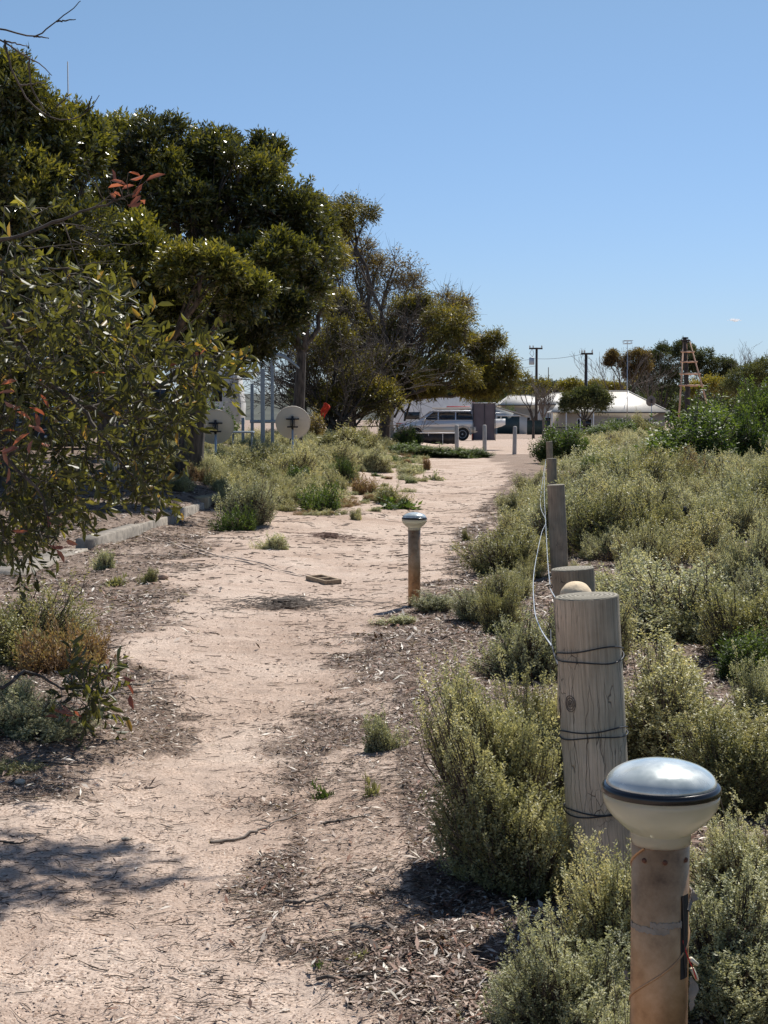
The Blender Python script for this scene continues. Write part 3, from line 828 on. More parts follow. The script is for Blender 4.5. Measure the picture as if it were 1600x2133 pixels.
pn = W(1377, 1700, 2.96); solar_lamp(pn[0], 2.96, 'bronze solar lamp with taped slotted pipe close in front, beside the big leaning post', True)
pf = W(863, 1200, 14.0); solar_lamp(pf[0], 14.0, 'small distant solar lamp standing on the sand at the path edge', False)

# ---------------------------------------------------------------- fence posts
def end_grain():
    m, n, l, b = new_mat('end_grain')
    tc = n.new('ShaderNodeTexCoord'); w = n.new('ShaderNodeTexWave'); w.wave_type = 'RINGS'; w.rings_direction = 'Z'
    w.inputs['Scale'].default_value = 22; w.inputs['Distortion'].default_value = 3; w.inputs['Detail'].default_value = 4; w.inputs['Detail Scale'].default_value = 3
    l.new(tc.outputs['Object'], w.inputs['Vector'])
    r = ramp(n, [(.2, (.13, .115, .085)), (.8, (.33, .3, .235))]); l.new(w.outputs['Fac'], r.inputs[0]); l.new(r.outputs[0], b.inputs['Base Color'])
    bp = n.new('ShaderNodeBump'); bp.inputs['Strength'].default_value = .6; bp.inputs['Distance'].default_value = .004
    l.new(w.outputs['Fac'], bp.inputs['Height']); l.new(bp.outputs[0], b.inputs['Normal']); b.inputs['Roughness'].default_value = .9
    return m
M['endgrain'] = end_grain()

def timber_post(top, basepx, rad, label, mat='wood', seed=1, taper=1.0, knots=()):
    top = np.array(top); d = top[1]
    bx = W(basepx, 1000, d)[0]
    g = hs(bx, d)
    base = np.array([bx, d, g - .03])
    v = Vector(top - base); Hh = v.length
    r = thing('fence_post', base, label, 'post', 'round timber fence posts')
    r.rotation_euler = v.to_track_quat('Z', 'Y').to_euler()
    rg = np.random.RandomState(seed); n = 72; m = 70
    zz = np.linspace(-.25, Hh, m); A = np.arange(n) * 2 * math.pi / n
    Rr = rad * (1 + .035 * (vnoise(np.cos(A)[None] * 1.5 + 0 * zz[:, None], np.sin(A)[None] * 1.5 + zz[:, None] * 1.2, 1.6, seed) - .5)
               + .012 * (vnoise(A[None] * 8 + 0 * zz[:, None], zz[:, None] * 3, 2, seed + 3) - .5)) * (1 + (taper - 1) * (1 - zz[:, None] / Hh))
    for (ka, kz, ks) in knots:
        da = (A[None] - ka + math.pi) % (2 * math.pi) - math.pi
        q = np.sqrt((da * rad) ** 2 + ((zz[:, None] - kz) * .6) ** 2) / ks
        Rr = Rr + rad * .05 * np.exp(-q * q)
    V = np.stack([Rr * np.cos(A)[None], Rr * np.sin(A)[None], np.repeat(zz[:, None], n, 1)], -1).reshape(-1, 3)
    i = np.arange(n)[None]; j = (np.arange(m - 1) * n)[:, None]
    q = np.stack([j + i, j + (i + 1) % n, j + n + (i + 1) % n, j + n + i], -1).reshape(-1, 4)
    MB().indexed(V, q).build('shaft', M[mat], r, True, (0, 0, 0))
    rt = Rr[-1]
    s = MB()
    ring = lambda f, dz: [(rt[k] * f * math.cos(A[k]), rt[k] * f * math.sin(A[k]), Hh + dz) for k in range(n)]
    vv = ring(1.0, 0) + ring(.965, .0035) + ring(.5, .005) + [(0, 0, Hh + .0045)]
    fs = []
    for jj in range(2):
        for k in range(n): fs.append((jj * n + k, jj * n + (k + 1) % n, (jj + 1) * n + (k + 1) % n, (jj + 1) * n + k))
    for k in range(n): fs.append((2 * n + k, 2 * n + (k + 1) % n, 3 * n))
    s.poly(vv, fs).build('end_grain', M['endgrain'], r, True, (0, 0, 0))
    return r, Hh, base
K0 = -math.pi / 2
p1, H1, b1 = timber_post(W(1222, 1243, 4.9), 1264, .1005, 'thick split pale timber post wrapped in black wire, largest of the post line', 'wood', 3, 1.0,
                         [(K0 - .15, .55, .022), (K0 + .72, .57, .018)])
M['knot'] = plain('timber_knot', (.2, .16, .125), .9, 0, .35, 60, .6)
def post_wrap(root, Hh, zdn, tilt, off, rad=.1055, r=.0022):
    A = np.linspace(0, 2 * math.pi, 60); wob = .004 * np.sin(A * 3 + off * 9)
    z = Hh - zdn + tilt * np.cos(A - .2) + wob
    P = np.stack([rad * np.cos(A), rad * np.sin(A), z], -1)
    MB().tubes(P[None], np.full((1, 60), r), 6).build('wire', M['dark'], root, True, (0, 0, 0))
for zdn, tilt, off in ((.170, .020, 0), (.184, -.012, 1), (.415, .012, 2), (.432, .006, 3), (.655, -.006, 4), (.667, -.004, 5), (.885, -.012, 6)):
    post_wrap(p1, H1, zdn, tilt, off)
for ka, kz, s_ in ((K0 - .15, H1 - .345, .027), (K0 + .72, H1 - .32, .020)):
    P = []
    for rr_, dep in ((1.0, 0), (.72, .002), (.4, .001), (.15, .003)):
        A = np.linspace(0, 2 * math.pi, 20)
        P.append(np.stack([(.1012 + dep * .3) * np.cos(ka + s_ * rr_ * np.cos(A) / .1), (.1012 + dep * .3) * np.sin(ka + s_ * rr_ * np.cos(A) / .1), kz + 1.25 * s_ * rr_ * np.sin(A)], -1))
    MB().tubes(np.array(P), np.full((4, 20), .0016), 5).build('knot', M['knot'], p1, True, (0, 0, 0))
timber_post(W(1193, 1185, 7.3), 1222, .1, 'grey round timber post directly behind the wire wrapped post', 'wood2', 5)
timber_post(W(1158, 1010, 16.6), 1168, .093, 'dark timber post with a rusty mark, third of the post line', 'wood2', 7)
timber_post(W(1149, 955, 28), 1152, .088, 'timber post between the rusty marked post and the farthest post of the line', 'wood2', 9)
timber_post(W(1144, 920, 45), 1146, .09, 'farthest and smallest timber post of the line, by the round green bush', 'wood2', 10)

# sawn stay behind the near post
def stay_log():
    a = W(1200, 1248, 5.9); b = np.array([a[0] + .05, 6.4, hs(a[0], 6.9) - .1])
    r = thing('stay_log', (b[0], b[1], hs(b[0], b[1])), 'pale sawn log end showing just behind the wire wrapped post', 'log')
    t = unit(a - b); a2 = a + t * .065
    s = MB(); s.tubes(np.stack([b, (a + b) / 2, a, a + t * .03, a + t * .05, a + t * .06, a2])[None], np.array([[.066, .065, .064, .058, .046, .026, .001]]), 24)
    s.build('log', M['cutwood'], r, True)
stay_log()

def strand_pair(pts, r, tw, name='wire'):
    pts = np.array(pts); n = 26 * len(pts)
    t = np.linspace(0, len(pts) - 1, n)
    # catmull-rom
    P = []
    for u in t:
        i = min(int(u), len(pts) - 2); f = u - i
        p0, p1_, p2, p3 = pts[max(i - 1, 0)], pts[i], pts[i + 1], pts[min(i + 2, len(pts) - 1)]
        P.append(.5 * ((2 * p1_) + (-p0 + p2) * f + (2 * p0 - 5 * p1_ + 4 * p2 - p3) * f * f + (-p0 + 3 * p1_ - 3 * p2 + p3) * f ** 3))
    P = np.array(P); L = np.concatenate([[0], np.cumsum(np.linalg.norm(np.diff(P, axis=0), axis=1))])
    Ln = np.linspace(0, L[-1], int(max(60, L[-1] / tw * 5)))
    P = np.stack([np.interp(Ln, L, P[:, k]) for k in range(3)], -1)
    out = []
    for ph in (0, math.pi):
        w = Ln / tw * 2 * math.pi + ph
        out.append(P + np.stack([np.cos(w), 0 * w, np.sin(w)], -1) * r * 1.05)
    return np.array(out)
def wires():
    A = [W(1137, 957, 27.9), W(1132, 990, 24), W(1126, 1050, 19), W(1137, 1084, 17.0), W(1128, 1112, 14.5), W(1113, 1190, 10.5), W(1113, 1262, 8), W(1124, 1305, 6.6), W(1149, 1345, 5.0)]
    q = strand_pair(A, .0018, .05)
    o = MB().tubes(q, np.full(q.shape[:2], .0015), 5).build('fence_wire', M['steel'], None, True)
    tag(o, 'loose twisted wire sagging in a loop left of the post line', 'wire')
    B = [W(1137, 957, 27.9), W(1134, 1012, 16.5), W(1137, 1090, 11.8), W(1141, 1165, 8.3), W(1146, 1218, 6.5)]
    r = thing('fence_wire', B[-1], 'straight wire with a hooked ring running down to the near post top', 'wire')
    q = strand_pair(B, .0018, .25)
    MB().tubes(q, np.full(q.shape[:2], .0012), 5).build('strand', M['steel'], r, True)
    C = strand_pair([W(1146, 1226, 6.45), W(1152, 1237, 5.8), W(1160, 1250, 5.0)], .001, .2)
    MB().tubes(C, np.full(C.shape[:2], .0016), 5).build('strand', M['steel'], r, True)
    A_ = np.linspace(0, 2 * math.pi, 24); c = W(1146, 1222, 6.48)
    P = np.stack([c[0] + .008 * np.cos(A_), c[1] + 0 * A_, c[2] + .008 * np.sin(A_)], -1)
    MB().tubes(P[None], np.full((1, 24), .0022), 6).build('ring', M['dark'], r, True)
    D = np.array([W(1147, 1312, 6.9), W(1148, 1340, 6.4), W(1155, 1365, 5.6), W(1162, 1385, 5.0)])
    o = MB().tubes(D[None], np.full((1, 4), .0032), 5).build('fence_wire', M['dark'], None, True)
    tag(o, 'short black wire tying the loose strand behind the near post', 'wire')
wires()
def picket():
    p = W(1425, 1055, 21); g = hs(p[0], 21)
    o = MB().box((p[0], 21, (p[2] + g) / 2 - .1), (.035, .03, p[2] - g + .2), .4).box((p[0], 21.0, p[2] - .06), (.075, .05, .12), .4).build('steel_picket', M['dark'], None)
    tag(o, 'thin dark steel stake standing among the grey saltbush', 'stake')
picket()

# ---------------------------------------------------------------- kerb, edging, hollow block, stones, sticks
M['concrete'] = plain('old_concrete', (.27, .235, .19), .95, 0, .4, 9, .6)
M['concrete2'] = plain('lichened_concrete', (.30, .24, .15), .9, 0, .45, 5, .5)
def kerb():
    r = thing('concrete_kerb', (float(kerb_x(20)), 20, hs(float(kerb_x(20)) + .2, 20)), 'old cracked concrete kerb along the shaded terrace left of the path', 'kerb')
    y = 16.6; rg = random.Random(4)
    while y < 37:
        ln = rg.uniform(2.6, 4.6); y1 = y + ln
        xa, xb = float(kerb_x(y)), float(kerb_x(y1)); xm = (xa + xb) / 2; ym = (y + y1) / 2
        base = hs(xm + .35, ym)
        up = .03 + .16 * float(smooth(19.5, 23.5, ym))
        v = []; n = 7; f = []
        a = math.atan2(y1 - y, xb - xa); nx, ny = math.sin(a), -math.cos(a)
        wd = .2 if ym > 21 else .42
        for i in range(n):
            t = i / (n - 1); t2 = .015 + .97 * t
            cx = xa + (xb - xa) * t2; cy = y + (y1 - y) * t2
            e = lambda s: rg.uniform(-s, s)
            for (o_, z_) in ((0, -.15), (-.005 + e(.008), up * .9), (-.025 + e(.01), up + e(.008)), (-wd + e(.02), up + e(.008)), (-wd, -.15)):
                v.append((cx + nx * o_, cy + ny * o_, base + z_))
        for i in range(n - 1):
            for k in range(4): f.append((i * 5 + k, i * 5 + k + 1, (i + 1) * 5 + k + 1, (i + 1) * 5 + k))
        f += [(0, 1, 2, 3, 4)[::-1], tuple((n - 1) * 5 + k for k in range(5))]
        MB().poly(v, f).build('kerb_block', M['concrete2'] if 26 < ym < 32 else M['concrete'], r)
        y = y1 + .004
kerb()
def edging():
    a = G(298, 1119); b = G(645, 1205)
    r = thing('timber_edging', a, 'pale double strip of sunken edging leading to the hollow block', 'edging')
    t = unit(b - a); nrm = np.array([-t[1], t[0], 0])
    for off, f0, f1 in ((0, 0, 1), (.09, .05, .97)):
        n = 30; s = MB(); v = []; f = []
        for i in range(n):
            q = f0 + (f1 - f0) * i / (n - 1); c = a + (b - a) * q + nrm * off
            for o_, z_ in ((-.012, -.04), (-.012, .006), (.012, .007), (.012, -.04)):
                p = c + nrm * o_; v.append((p[0], p[1], hs(c[0], c[1]) + z_ + .004 * math.sin(i * 1.7 + off * 30)))
        for i in range(n - 1):
            for k in range(3): f.append((i * 4 + k, i * 4 + k + 1, (i + 1) * 4 + k + 1, (i + 1) * 4 + k))
        s.poly(v, f).build('strip', M['sandstrip'], r)
    # hollow block
    c = G(674, 1213); ang = math.atan2(t[1], t[0])
    o = MB(); L_, Wd, Hh, th = .40, .20, .085, .03
    def bx(cx, cy, sx, sy): o.box((cx, cy, 0), (sx, sy, Hh))
    bx(0, -Wd / 2 + th / 2, L_, th); bx(0, Wd / 2 - th / 2, L_, th)
    for x_ in (-L_ / 2 + th / 2, 0, L_ / 2 - th / 2): bx(x_, 0, th, Wd - 2 * th - .002)
    ob = o.build('hollow_block', M['cutconc'], None, loc=(c[0], c[1], hs(c[0], c[1]) + .005), bevel=.004)
    ob.rotation_euler = (0.03, 0.05, ang + .1)
    tag(ob, 'two celled hollow concrete block half sunk in the sand', 'block')
M['sandstrip'] = plain('sand_coloured_edging', (.42, .33, .26), .95, 0, .3, 6, .4)
M['cutconc'] = plain('tan_concrete', (.30, .22, .14), .9, 0, .2, 30, .4)
edging()


def rock(c, s, label, mat, seed, name='stone'):
    rg = np.random.RandomState(seed)
    n = 18; m = 12; V = []; q = []
    for j in range(m + 1):
        for i in range(n):
            th = math.pi * j / m; ph = 2 * math.pi * i / n
            p = np.array([math.sin(th) * math.cos(ph), math.sin(th) * math.sin(ph), math.cos(th)])
            k = .75 + .5 * float(vnoise(p[0] * 1.7 + p[2], p[1] * 1.7 - p[2], 1.3, seed))
            V.append(p * k * np.array(s) + np.array(c))
    for j in range(m):
        for i in range(n): q.append((j * n + i, j * n + (i + 1) % n, (j + 1) * n + (i + 1) % n, (j + 1) * n + i))
    o = MB().indexed(np.array(V), q).build(name, mat, None, loc=(0, 0, 0))
    V0 = np.array(c); me = o.data
    co = np.empty(len(me.vertices) * 3); me.vertices.foreach_get('co', co); co = co.reshape(-1, 3) - V0; me.vertices.foreach_set('co', co.ravel()); o.location = tuple(V0)
    return tag(o, label, 'stone')
M['stone'] = plain('sandstone', (.36, .26, .19), .9, 0, .3, 20, .5)
M['stone2'] = plain('pale_stone', (.5, .42, .32), .9, 0, .2, 20, .4)
c = G(316, 1072); rock(c + [0, 0, .03], (.13, .1, .07), 'rounded stone lying on the shaded terrace by the kerb', M['stone'], 1)
c = G(340, 1208); rock(c + [0, 0, .02], (.055, .05, .04), 'small brown stone beside the little sprawling weed', M['stone'], 2)
c = G(42, 1636); rock(c + [0, 0, .012], (.024, .02, .014), 'flat pale stone below the small mossy shrub at the left edge', M['stone2'], 3)
c = G(262, 1752); rock(c + [0, 0, .006], (.017, .01, .008), 'tiny cream pebble on the open sand of the path', M['stone2'], 4)

def stick(pts, r, label, side=0, seed=0, mat='twig'):
    g = []
    for px, py in pts:
        a = G(px, py); a[2] += r + .004; g.append(a)
    g = np.array(g); n = 16; t = np.linspace(0, len(g) - 1, n)
    P = np.stack([np.interp(t, range(len(g)), g[:, k]) for k in range(3)], -1)
    rg = np.random.RandomState(seed); P[1:-1, :2] += rg.normal(size=(n - 2, 2)) * r * 1.2
    P[:, 2] = h(P[:, 0], P[:, 1]) + r * 1.2 + rg.rand(n) * r
    s = MB().tubes(P[None], (r * np.linspace(1.1, .35, n) * (1 + .2 * rg.normal(size=n)))[None], 6)
    for k in range(side):
        i = rg.randint(3, n - 3); a = P[i]; L = rg.uniform(.06, .16)
        d = unit(np.append(rg.normal(size=2), .1)); b = a + d * L; b[2] = hs(b[0], b[1]) + r
        s.tubes(np.stack([a, (a + b) / 2 + [0, 0, .008], b])[None], np.array([[r * .5, r * .4, r * .15]]), 4)
    o = s.build('fallen_stick', M[mat], None, True)
    tag(o, label, 'stick')
stick([(438, 1762), (520, 1742), (565, 1722), (640, 1700)], .006, 'long thin stick pointing from the bark litter onto the sandy path', 1, 1)
stick([(-10, 1336), (70, 1345), (150, 1352), (225, 1350)], .016, 'dark fallen branch lying in the litter at the left edge', 3, 2, 'bark')
stick([(60, 1352), (120, 1362), (200, 1358), (262, 1352)], .010, 'dark branch reaching the sand below the reddish low shrub', 3, 3, 'bark')
stick([(250, 1430), (300, 1432), (345, 1420)], .008, 'crooked grey stick on the sand right of the young leafy branch', 2, 4)
stick([(205, 1458), (255, 1448), (320, 1446)], .007, 'thin dark stick under the young leafy branch tip', 2, 5, 'bark')
stick([(80, 1590), (125, 1598), (165, 1600)], .006, 'dark forked stick right of the small mossy shrub', 2, 6, 'bark')
stick([(0, 1758), (30, 1762), (62, 1758)], .005, 'short crooked stick at the left edge above the tree shadow', 1, 7, 'bark')
stick([(300, 1644), (350, 1640)], .003, 'straight thin twig on open sand in the middle of the path', 0, 8)
stick([(595, 1885), (640, 1888), (680, 1880)], .006, 'pale bleached stick among bark chips by the path edge', 1, 9)
stick([(730, 1935), (770, 1945), (812, 1946)], .007, 'tan forked stick lying on a bark clump near the bottom', 2, 10)
stick([(925, 1895), (948, 1880), (990, 1862), (1040, 1852)], .007, 'thick curled bark strip near the dark shrub shadow', 1, 11, 'barkred')
stick([(660, 2048), (740, 2042), (800, 2030)], .006, 'brown root exposed between the two low green weeds', 1, 12, 'bark')
stick([(675, 1722), (720, 1712), (775, 1700)], .005, 'dark bark piece under the lone grey tuft', 1, 13, 'bark')

def twig_pile(px, py, rad, n, label, seed, h0=.1, mat='twig'):
    c = G(px, py); rg = np.random.RandomState(seed)
    a = rg.rand(n) * 6.28; q = np.abs(rg.normal(size=n)) * rad * (.42 + .25 * np.sin(a * 2 + seed) + .15 * np.sin(a * 5))
    x = c[0] + np.cos(a) * q * 1.25; y = c[1] + np.sin(a) * q * 1.5; q = np.minimum(q, rad)
    z = h(x, y) + h0 * rg.rand(n) * (1 - (q / rad) ** 2) + .005
    w = rg.normal(size=n) * .7; L = (.08 + .14 * rg.rand(n))
    P = []
    for t in (-.5, 0, .5):
        P.append(np.stack([x + np.cos(w) * L * t, y + np.sin(w) * L * t, z + .012 * rg.normal(size=n) * abs(t) + .01 * (t == 0)], -1))
    o = MB().tubes(np.stack(P, 1), np.tile([.003, .0028, .0015], (n, 1)), 3).build('twig_pile', M[mat], None)
    tag(o, label, None, None, 'stuff')
twig_pile(600, 1266, .5, 700, 'low mound of dry grey twigs in the middle of the path', 1, .07)
twig_pile(690, 1122, .42, 220, 'flat spill of reddish dry twigs above the path lamp', 2, .06, 'barkred')

# ---------------------------------------------------------------- satellite dishes
M['dishmat'] = plain('cream_dish_paint', (.62, .57, .5), .5, 0, .05, 3)
M['dishgrey'] = plain('dark_grey_dish', (.10, .10, .105), .6, 0, .1, 3)
def dish(px, py, d, rpx, label, mat, grp=None, yaw=0, tilt=.35):
    c = W(px, py, d); R = rpx / FPX * d; g = hs(c[0], d)
    r = thing('satellite_dish', (c[0], d, g), label, 'satellite dish', grp)
    prof = [(R * t, .16 * R * t * t) for t in np.linspace(0.001, 1, 14)]
    back = [(R * t, .16 * R * t * t - .015) for t in np.linspace(1.0, .001, 14)]
    o = MB().lathe(prof + [(R * 1.012, .16 * R + .004), (R * 1.012, .16 * R - .018)] + back, 48).build('reflector', mat, r, True, loc=(0, 0, c[2] - g))
    o.rotation_euler = (-(math.pi / 2 - tilt), 0, yaw)
    zc = c[2] - g
    MB().cyl((0, -.10, -.3), (0, -.10, zc - .05), .026, .026, 12).build('pole', M['steel'], r, True, (0, 0, 0))
    b = MB(); b.box((0, -.11, zc + .02), (.05, .06, .3 * R / .4))
    b.box((0, -.09, zc + .10 * R / .4), (.30 * R / .4, .05, .035)); b.box((0, -.09, zc - .08 * R / .4), (.25 * R / .4, .05, .035))
    b.box((-.05, -.13, zc + .01), (.014, .05, .2)); b.box((.05, -.13, zc + .01), (.014, .05, .2))
    b.build('bracket', M['dark'], r, False, (0, 0, 0))
    # feed arm in front of the reflector
    a = MB(); a.cyl((0, .0, zc - .8 * R), (0, .62 * R / .4, zc - .15 * R), .012, .012, 8); a.cyl((0, .60 * R / .4, zc - .18 * R), (0, .54 * R / .4, zc - .1 * R), .04, .03, 10)
    a.build('feed_arm', M['steel'], r, True, (0, 0, 0))
    return r
dish(610, 882, 38, 36, 'cream satellite dish seen from behind in the low bushes, right one of the pair', M['dishmat'], 'cream satellite dishes among the bushes')
dish(450, 891, 36, 38, 'cream satellite dish beside the hanging gum leaves, left one of the pair', M['dishmat'], 'cream satellite dishes among the bushes', .25)

# ---------------------------------------------------------------- grey shelter frame, table, cloth
def shelter():
    d = 45.0; a = W(547, 913, d); g = hs(a[0], d)
    r = thing('shelter_frame', (a[0], d, g), 'tall grey steel frame with curved white arms behind the bushes', 'shelter frame')
    def post(px, top, w, dd=0):
        p = W(px, top, d + dd); k = w / FPX * d
        MB().box((p[0], d + dd, (p[2] + g - .2) / 2), (k, k, p[2] - g + .2)).build('post', M['greypaint'], r, bevel=.008)
    post(547, 768, 8.5); post(567, 740, 6.5, .5); post(525, 800, 6.5, .9); post(506, 870, 6, 1.4)
    def arm(pts, dd, w):
        P = np.array([W(x, y, d + dd) for x, y in pts]); n = len(P); v = []; f = []
        for i, p in enumerate(P):
            t = 1 - .75 * i / (n - 1)
            for oy, oz in ((-w, -.02), (-w, .14 * t), (w, .14 * t), (w, -.02)): v.append((p[0], p[1] + oy, p[2] + oz))
        for i in range(n - 1):
            for k in range(4): f.append((i * 4 + k, i * 4 + (k + 1) % 4, (i + 1) * 4 + (k + 1) % 4, (i + 1) * 4 + k))
        f += [(3, 2, 1, 0), tuple((n - 1) * 4 + k for k in range(4))]
        MB().poly(v, f).build('arm', M['greypaint'], r)
    arm([(560, 743), (575, 742), (592, 746), (606, 754), (616, 762), (623, 767)], .5, .16)
    arm([(540, 742), (528, 741), (518, 748), (508, 760), (500, 778)], .9, .14)
    p = W(548, 878, d)
    MB().box((p[0], d + .3, p[2]), (58 / FPX * d, .09, .09)).build('crossbar', M['greypaint'], r)
    d2 = 43.0; t = W(505, 900, d2); g2 = hs(t[0], d2)
    tb = thing('park_table', (t[0], d2, g2), 'small grey metal table beside the tall grey frame', 'table')
    MB().box((t[0], d2, t[2]), (.62, .6, .05)).build('tabletop', M['greypaint'], tb, bevel=.008)
    for sx in (-.25, .25):
        MB().box((t[0] + sx, d2, (t[2] + g2) / 2 - .03), (.05, .05, t[2] - g2 - .04)).build('leg', M['greypaint'], tb)
shelter()
def red_cloth():
    c = W(677, 853, 52); rg = np.random.RandomState(4); n = 10; v = []
    for j in range(n):
        for i in range(n):
            u, w = i / (n - 1) - .5, j / (n - 1)
            v.append((c[0] + u * (.07 + .26 * w * (1.15 - w) * 2.2) + .05 * math.sin(w * 5), c[1] + .05 * math.sin(i * 1.9 + j), c[2] + .22 - w * (.40 + .10 * math.sin(i * 1.3) + .12 * u)))
    q = [(j * n + i, j * n + i + 1, (j + 1) * n + i + 1, (j + 1) * n + i) for j in range(n - 1) for i in range(n - 1)]
    o = MB().indexed(np.array(v), q).build('red_cloth', plain('red_fabric', (.75, .07, .03), .8), None, True)
    s = o.modifiers.new('s', 'SOLIDIFY'); s.thickness = .006
    tag(o, 'bright red cloth hanging in the twigs right of the dish', 'cloth')
red_cloth()

# ---------------------------------------------------------------- vehicles
def car_paint(name, c, metal=.6):
    m, n, l, b = new_mat(name)
    b.inputs['Base Color'].default_value = (*c, 1); b.inputs['Metallic'].default_value = metal; b.inputs['Roughness'].default_value = .32
    b.inputs['Coat Weight'].default_value = .6; b.inputs['Coat Roughness'].default_value = .08
    return m
M['silver'] = car_paint('silver_car_paint', (.5, .52, .55)); M['champagne'] = car_paint('champagne_car_paint', (.48, .44, .38), .4)
M['navy'] = car_paint('dark_car_paint', (.025, .03, .04), .3)
mg, n_, l_, b_ = new_mat('tinted_glass'); b_.inputs['Base Color'].default_value = (.012, .014, .017, 1); b_.inputs['Roughness'].default_value = .05; M['glass'] = mg
mg, n_, l_, b_ = new_mat('windscreen_glass'); b_.inputs['Base Color'].default_value = (.12, .17, .22, 1); b_.inputs['Roughness'].default_value = .06; b_.inputs['Metallic'].default_value = .4; M['screen'] = mg
M['redlamp'] = plain('red_tail_lamp', (.4, .02, .02), .3); M['headlamp'] = plain('clear_lamp', (.6, .62, .65), .15, .4)

def four_wd(x, y, rz, label, paint, lower, full=True):
    r = thing('parked_car', (x, y, hs(x, y)), label, 'car', None, rz); O = (0, 0, 0)
    Wd = .91
    def arch(cx): return [(cx + .43 * math.cos(a), .38 + .43 * math.sin(a)) for a in np.linspace(math.pi, 0, 12)]
    low = [(-2.38, .42)] + arch(-1.42) + arch(1.36) + [(2.2, .42), (2.3, .52), (2.32, .95), (2.24, 1.17), (-1.18, 1.17), (-1.4, 1.12), (-2.25, 1.0), (-2.4, .86), (-2.43, .55)]
    MB().prism(low, -Wd, Wd).build('body', paint, r, False, O, bevel=.035)
    B = [(-1.22, 1.165), (2.22, 1.165), (2.08, 1.78), (-.32, 1.78)]
    i1, i2 = Wd - .03, Wd - .17
    v = [(a, s * (i1 if k < 2 else i2), b) for s in (-1, 1) for k, (a, b) in enumerate(B)]
    MB().poly(v, [(0, 1, 2, 3), (7, 6, 5, 4), (0, 4, 5, 1), (1, 5, 6, 2), (2, 6, 7, 3), (3, 7, 4, 0)]).build('cabin', paint, r, False, O, bevel=.04)
    def side_pane(pts, s, name='window', mat=None):
        q = [(a, s * (i1 + (i2 - i1) * (b - 1.165) / .615 + .006), b) for a, b in pts]
        q2 = [(a, yy - s * .02, b) for a, yy, b in q]; n = len(q)
        MB().poly(q + q2, [tuple(range(n)), tuple(range(n, 2 * n))[::-1]] + [(i, (i + 1) % n, n + (i + 1) % n, n + i) for i in range(n)]).build(name, mat or M['glass'], r, False, O)
    for s in (-1, 1):
        side_pane([(-.95, 1.22), (-.1, 1.22), (-.1, 1.68), (-.36, 1.68)], s)
        side_pane([(-.03, 1.22), (.92, 1.22), (.92, 1.68), (-.03, 1.68)], s)
        side_pane([(.99, 1.22), (1.98, 1.22), (1.86, 1.68), (.99, 1.68)], s)
        MB().box((-.15, s * (Wd + .008), 1.06), (.16, .03, .03)).build('handle', paint, r, False, O)
        MB().box((.82, s * (Wd + .008), 1.06), (.16, .03, .03)).build('handle', paint, r, False, O)
        MB().box((-.85, s * (Wd + .12), 1.24), (.12, .2, .16)).build('mirror', paint, r, False, O, bevel=.03)
        c = MB(); c.box((-.02, s * (Wd + .004), .62), (1.9, .02, .34)).box((2.03, s * (Wd + .004), .62), (.46, .02, .34)).box((-2.1, s * (Wd + .004), .62), (.42, .02, .34))
        c.build('side_cladding', lower, r, False, O, bevel=.008)
        MB().box((0, s * (Wd + .016), .8), (4.4, .01, .03)).build('trim_strip', M['steel'], r, False, O)
        for cx in (-1.42, 1.36):
            P = np.array([[cx + .47 * math.cos(a), s * (Wd + .012), .38 + .47 * math.sin(a)] for a in np.linspace(math.pi + .1, -.1, 20)])
            MB().tubes(P[None], np.full((1, 20), .05), 6).build('wheel_arch', lower, r, True, O)
            w = MB(); w.lathe([(.22, -.11), (.34, -.12), (.375, -.09), (.38, 0), (.375, .09), (.34, .12), (.22, .11)], 36)
            ty = w.build('wheel', M['black'], r, True, O); ty.rotation_euler = (math.pi / 2, 0, 0); ty.location = (cx, s * (Wd - .13), .38)
            rm = MB(); rm.lathe([(.235, .09), (.235, .115), (.21, .115), (.2, .09)], 30); rm.lathe([(.001, .11), (.05, .12), (.05, .06)], 14)
            for k in range(6):
                a = k * math.pi / 3; rm.box((.13 * math.cos(a), .13 * math.sin(a), .098), (.2, .05, .02), a)
            ro = rm.build('rim', M['steel'], ty, False, (0, 0, 0)); ro.rotation_euler = (0, 0 if s < 0 else math.pi, 0)
        MB().box((2.27, s * .82, 1.0), (.08, .16, .34)).build('tail_lamp', M['redlamp'], r, False, O, bevel=.01)
        MB().box((-2.36, s * .7, .88), (.1, .3, .17)).build('headlight', M['headlamp'], r, False, O, bevel=.02)
    MB().poly([(-1.235, -.82, 1.2), (-1.235, .82, 1.2), (-.36, .68, 1.76), (-.36, -.68, 1.76), (-1.2, -.82, 1.2), (-1.2, .82, 1.2), (-.33, .68, 1.76), (-.33, -.68, 1.76)],
              [(0, 1, 2, 3)[::-1], (4, 5, 6, 7), (0, 4, 7, 3), (1, 2, 6, 5)]).build('windscreen', M['screen'], r, False, (-.02, 0, .015))
    MB().box((-2.42, 0, .52), (.14, 1.7, .24)).build('bumper', lower, r, False, O, bevel=.03)
    MB().box((2.34, 0, .52), (.14, 1.7, .22)).build('bumper', lower, r, False, O, bevel=.03)
    if full:
        sw = MB().lathe([(.001, 0), (.3, 0), (.37, .03), (.38, .11), (.36, .19), (.2, .22), (.001, .22)], 32).build('spare_wheel', M['white'], r, True, O)
        sw.rotation_euler = (0, math.pi / 2, 0); sw.location = (2.33, .1, .98)
        MB().box((2.47, .1, 1.0), (.2, .775, .12)).build('spare_wheel_band', M['dark'], r, False, O, bevel=.02)
        a = MB(); a.box((.72, -Wd + .02, 1.9), (2.3, .16, .11)); a.build('awning_roll', M['cream'], r, False, O, bevel=.02)
        rk = MB()
        for x_ in (-.1, .6, 1.3, 1.9): rk.box((x_, 0, 1.85), (.06, 1.3, .04))
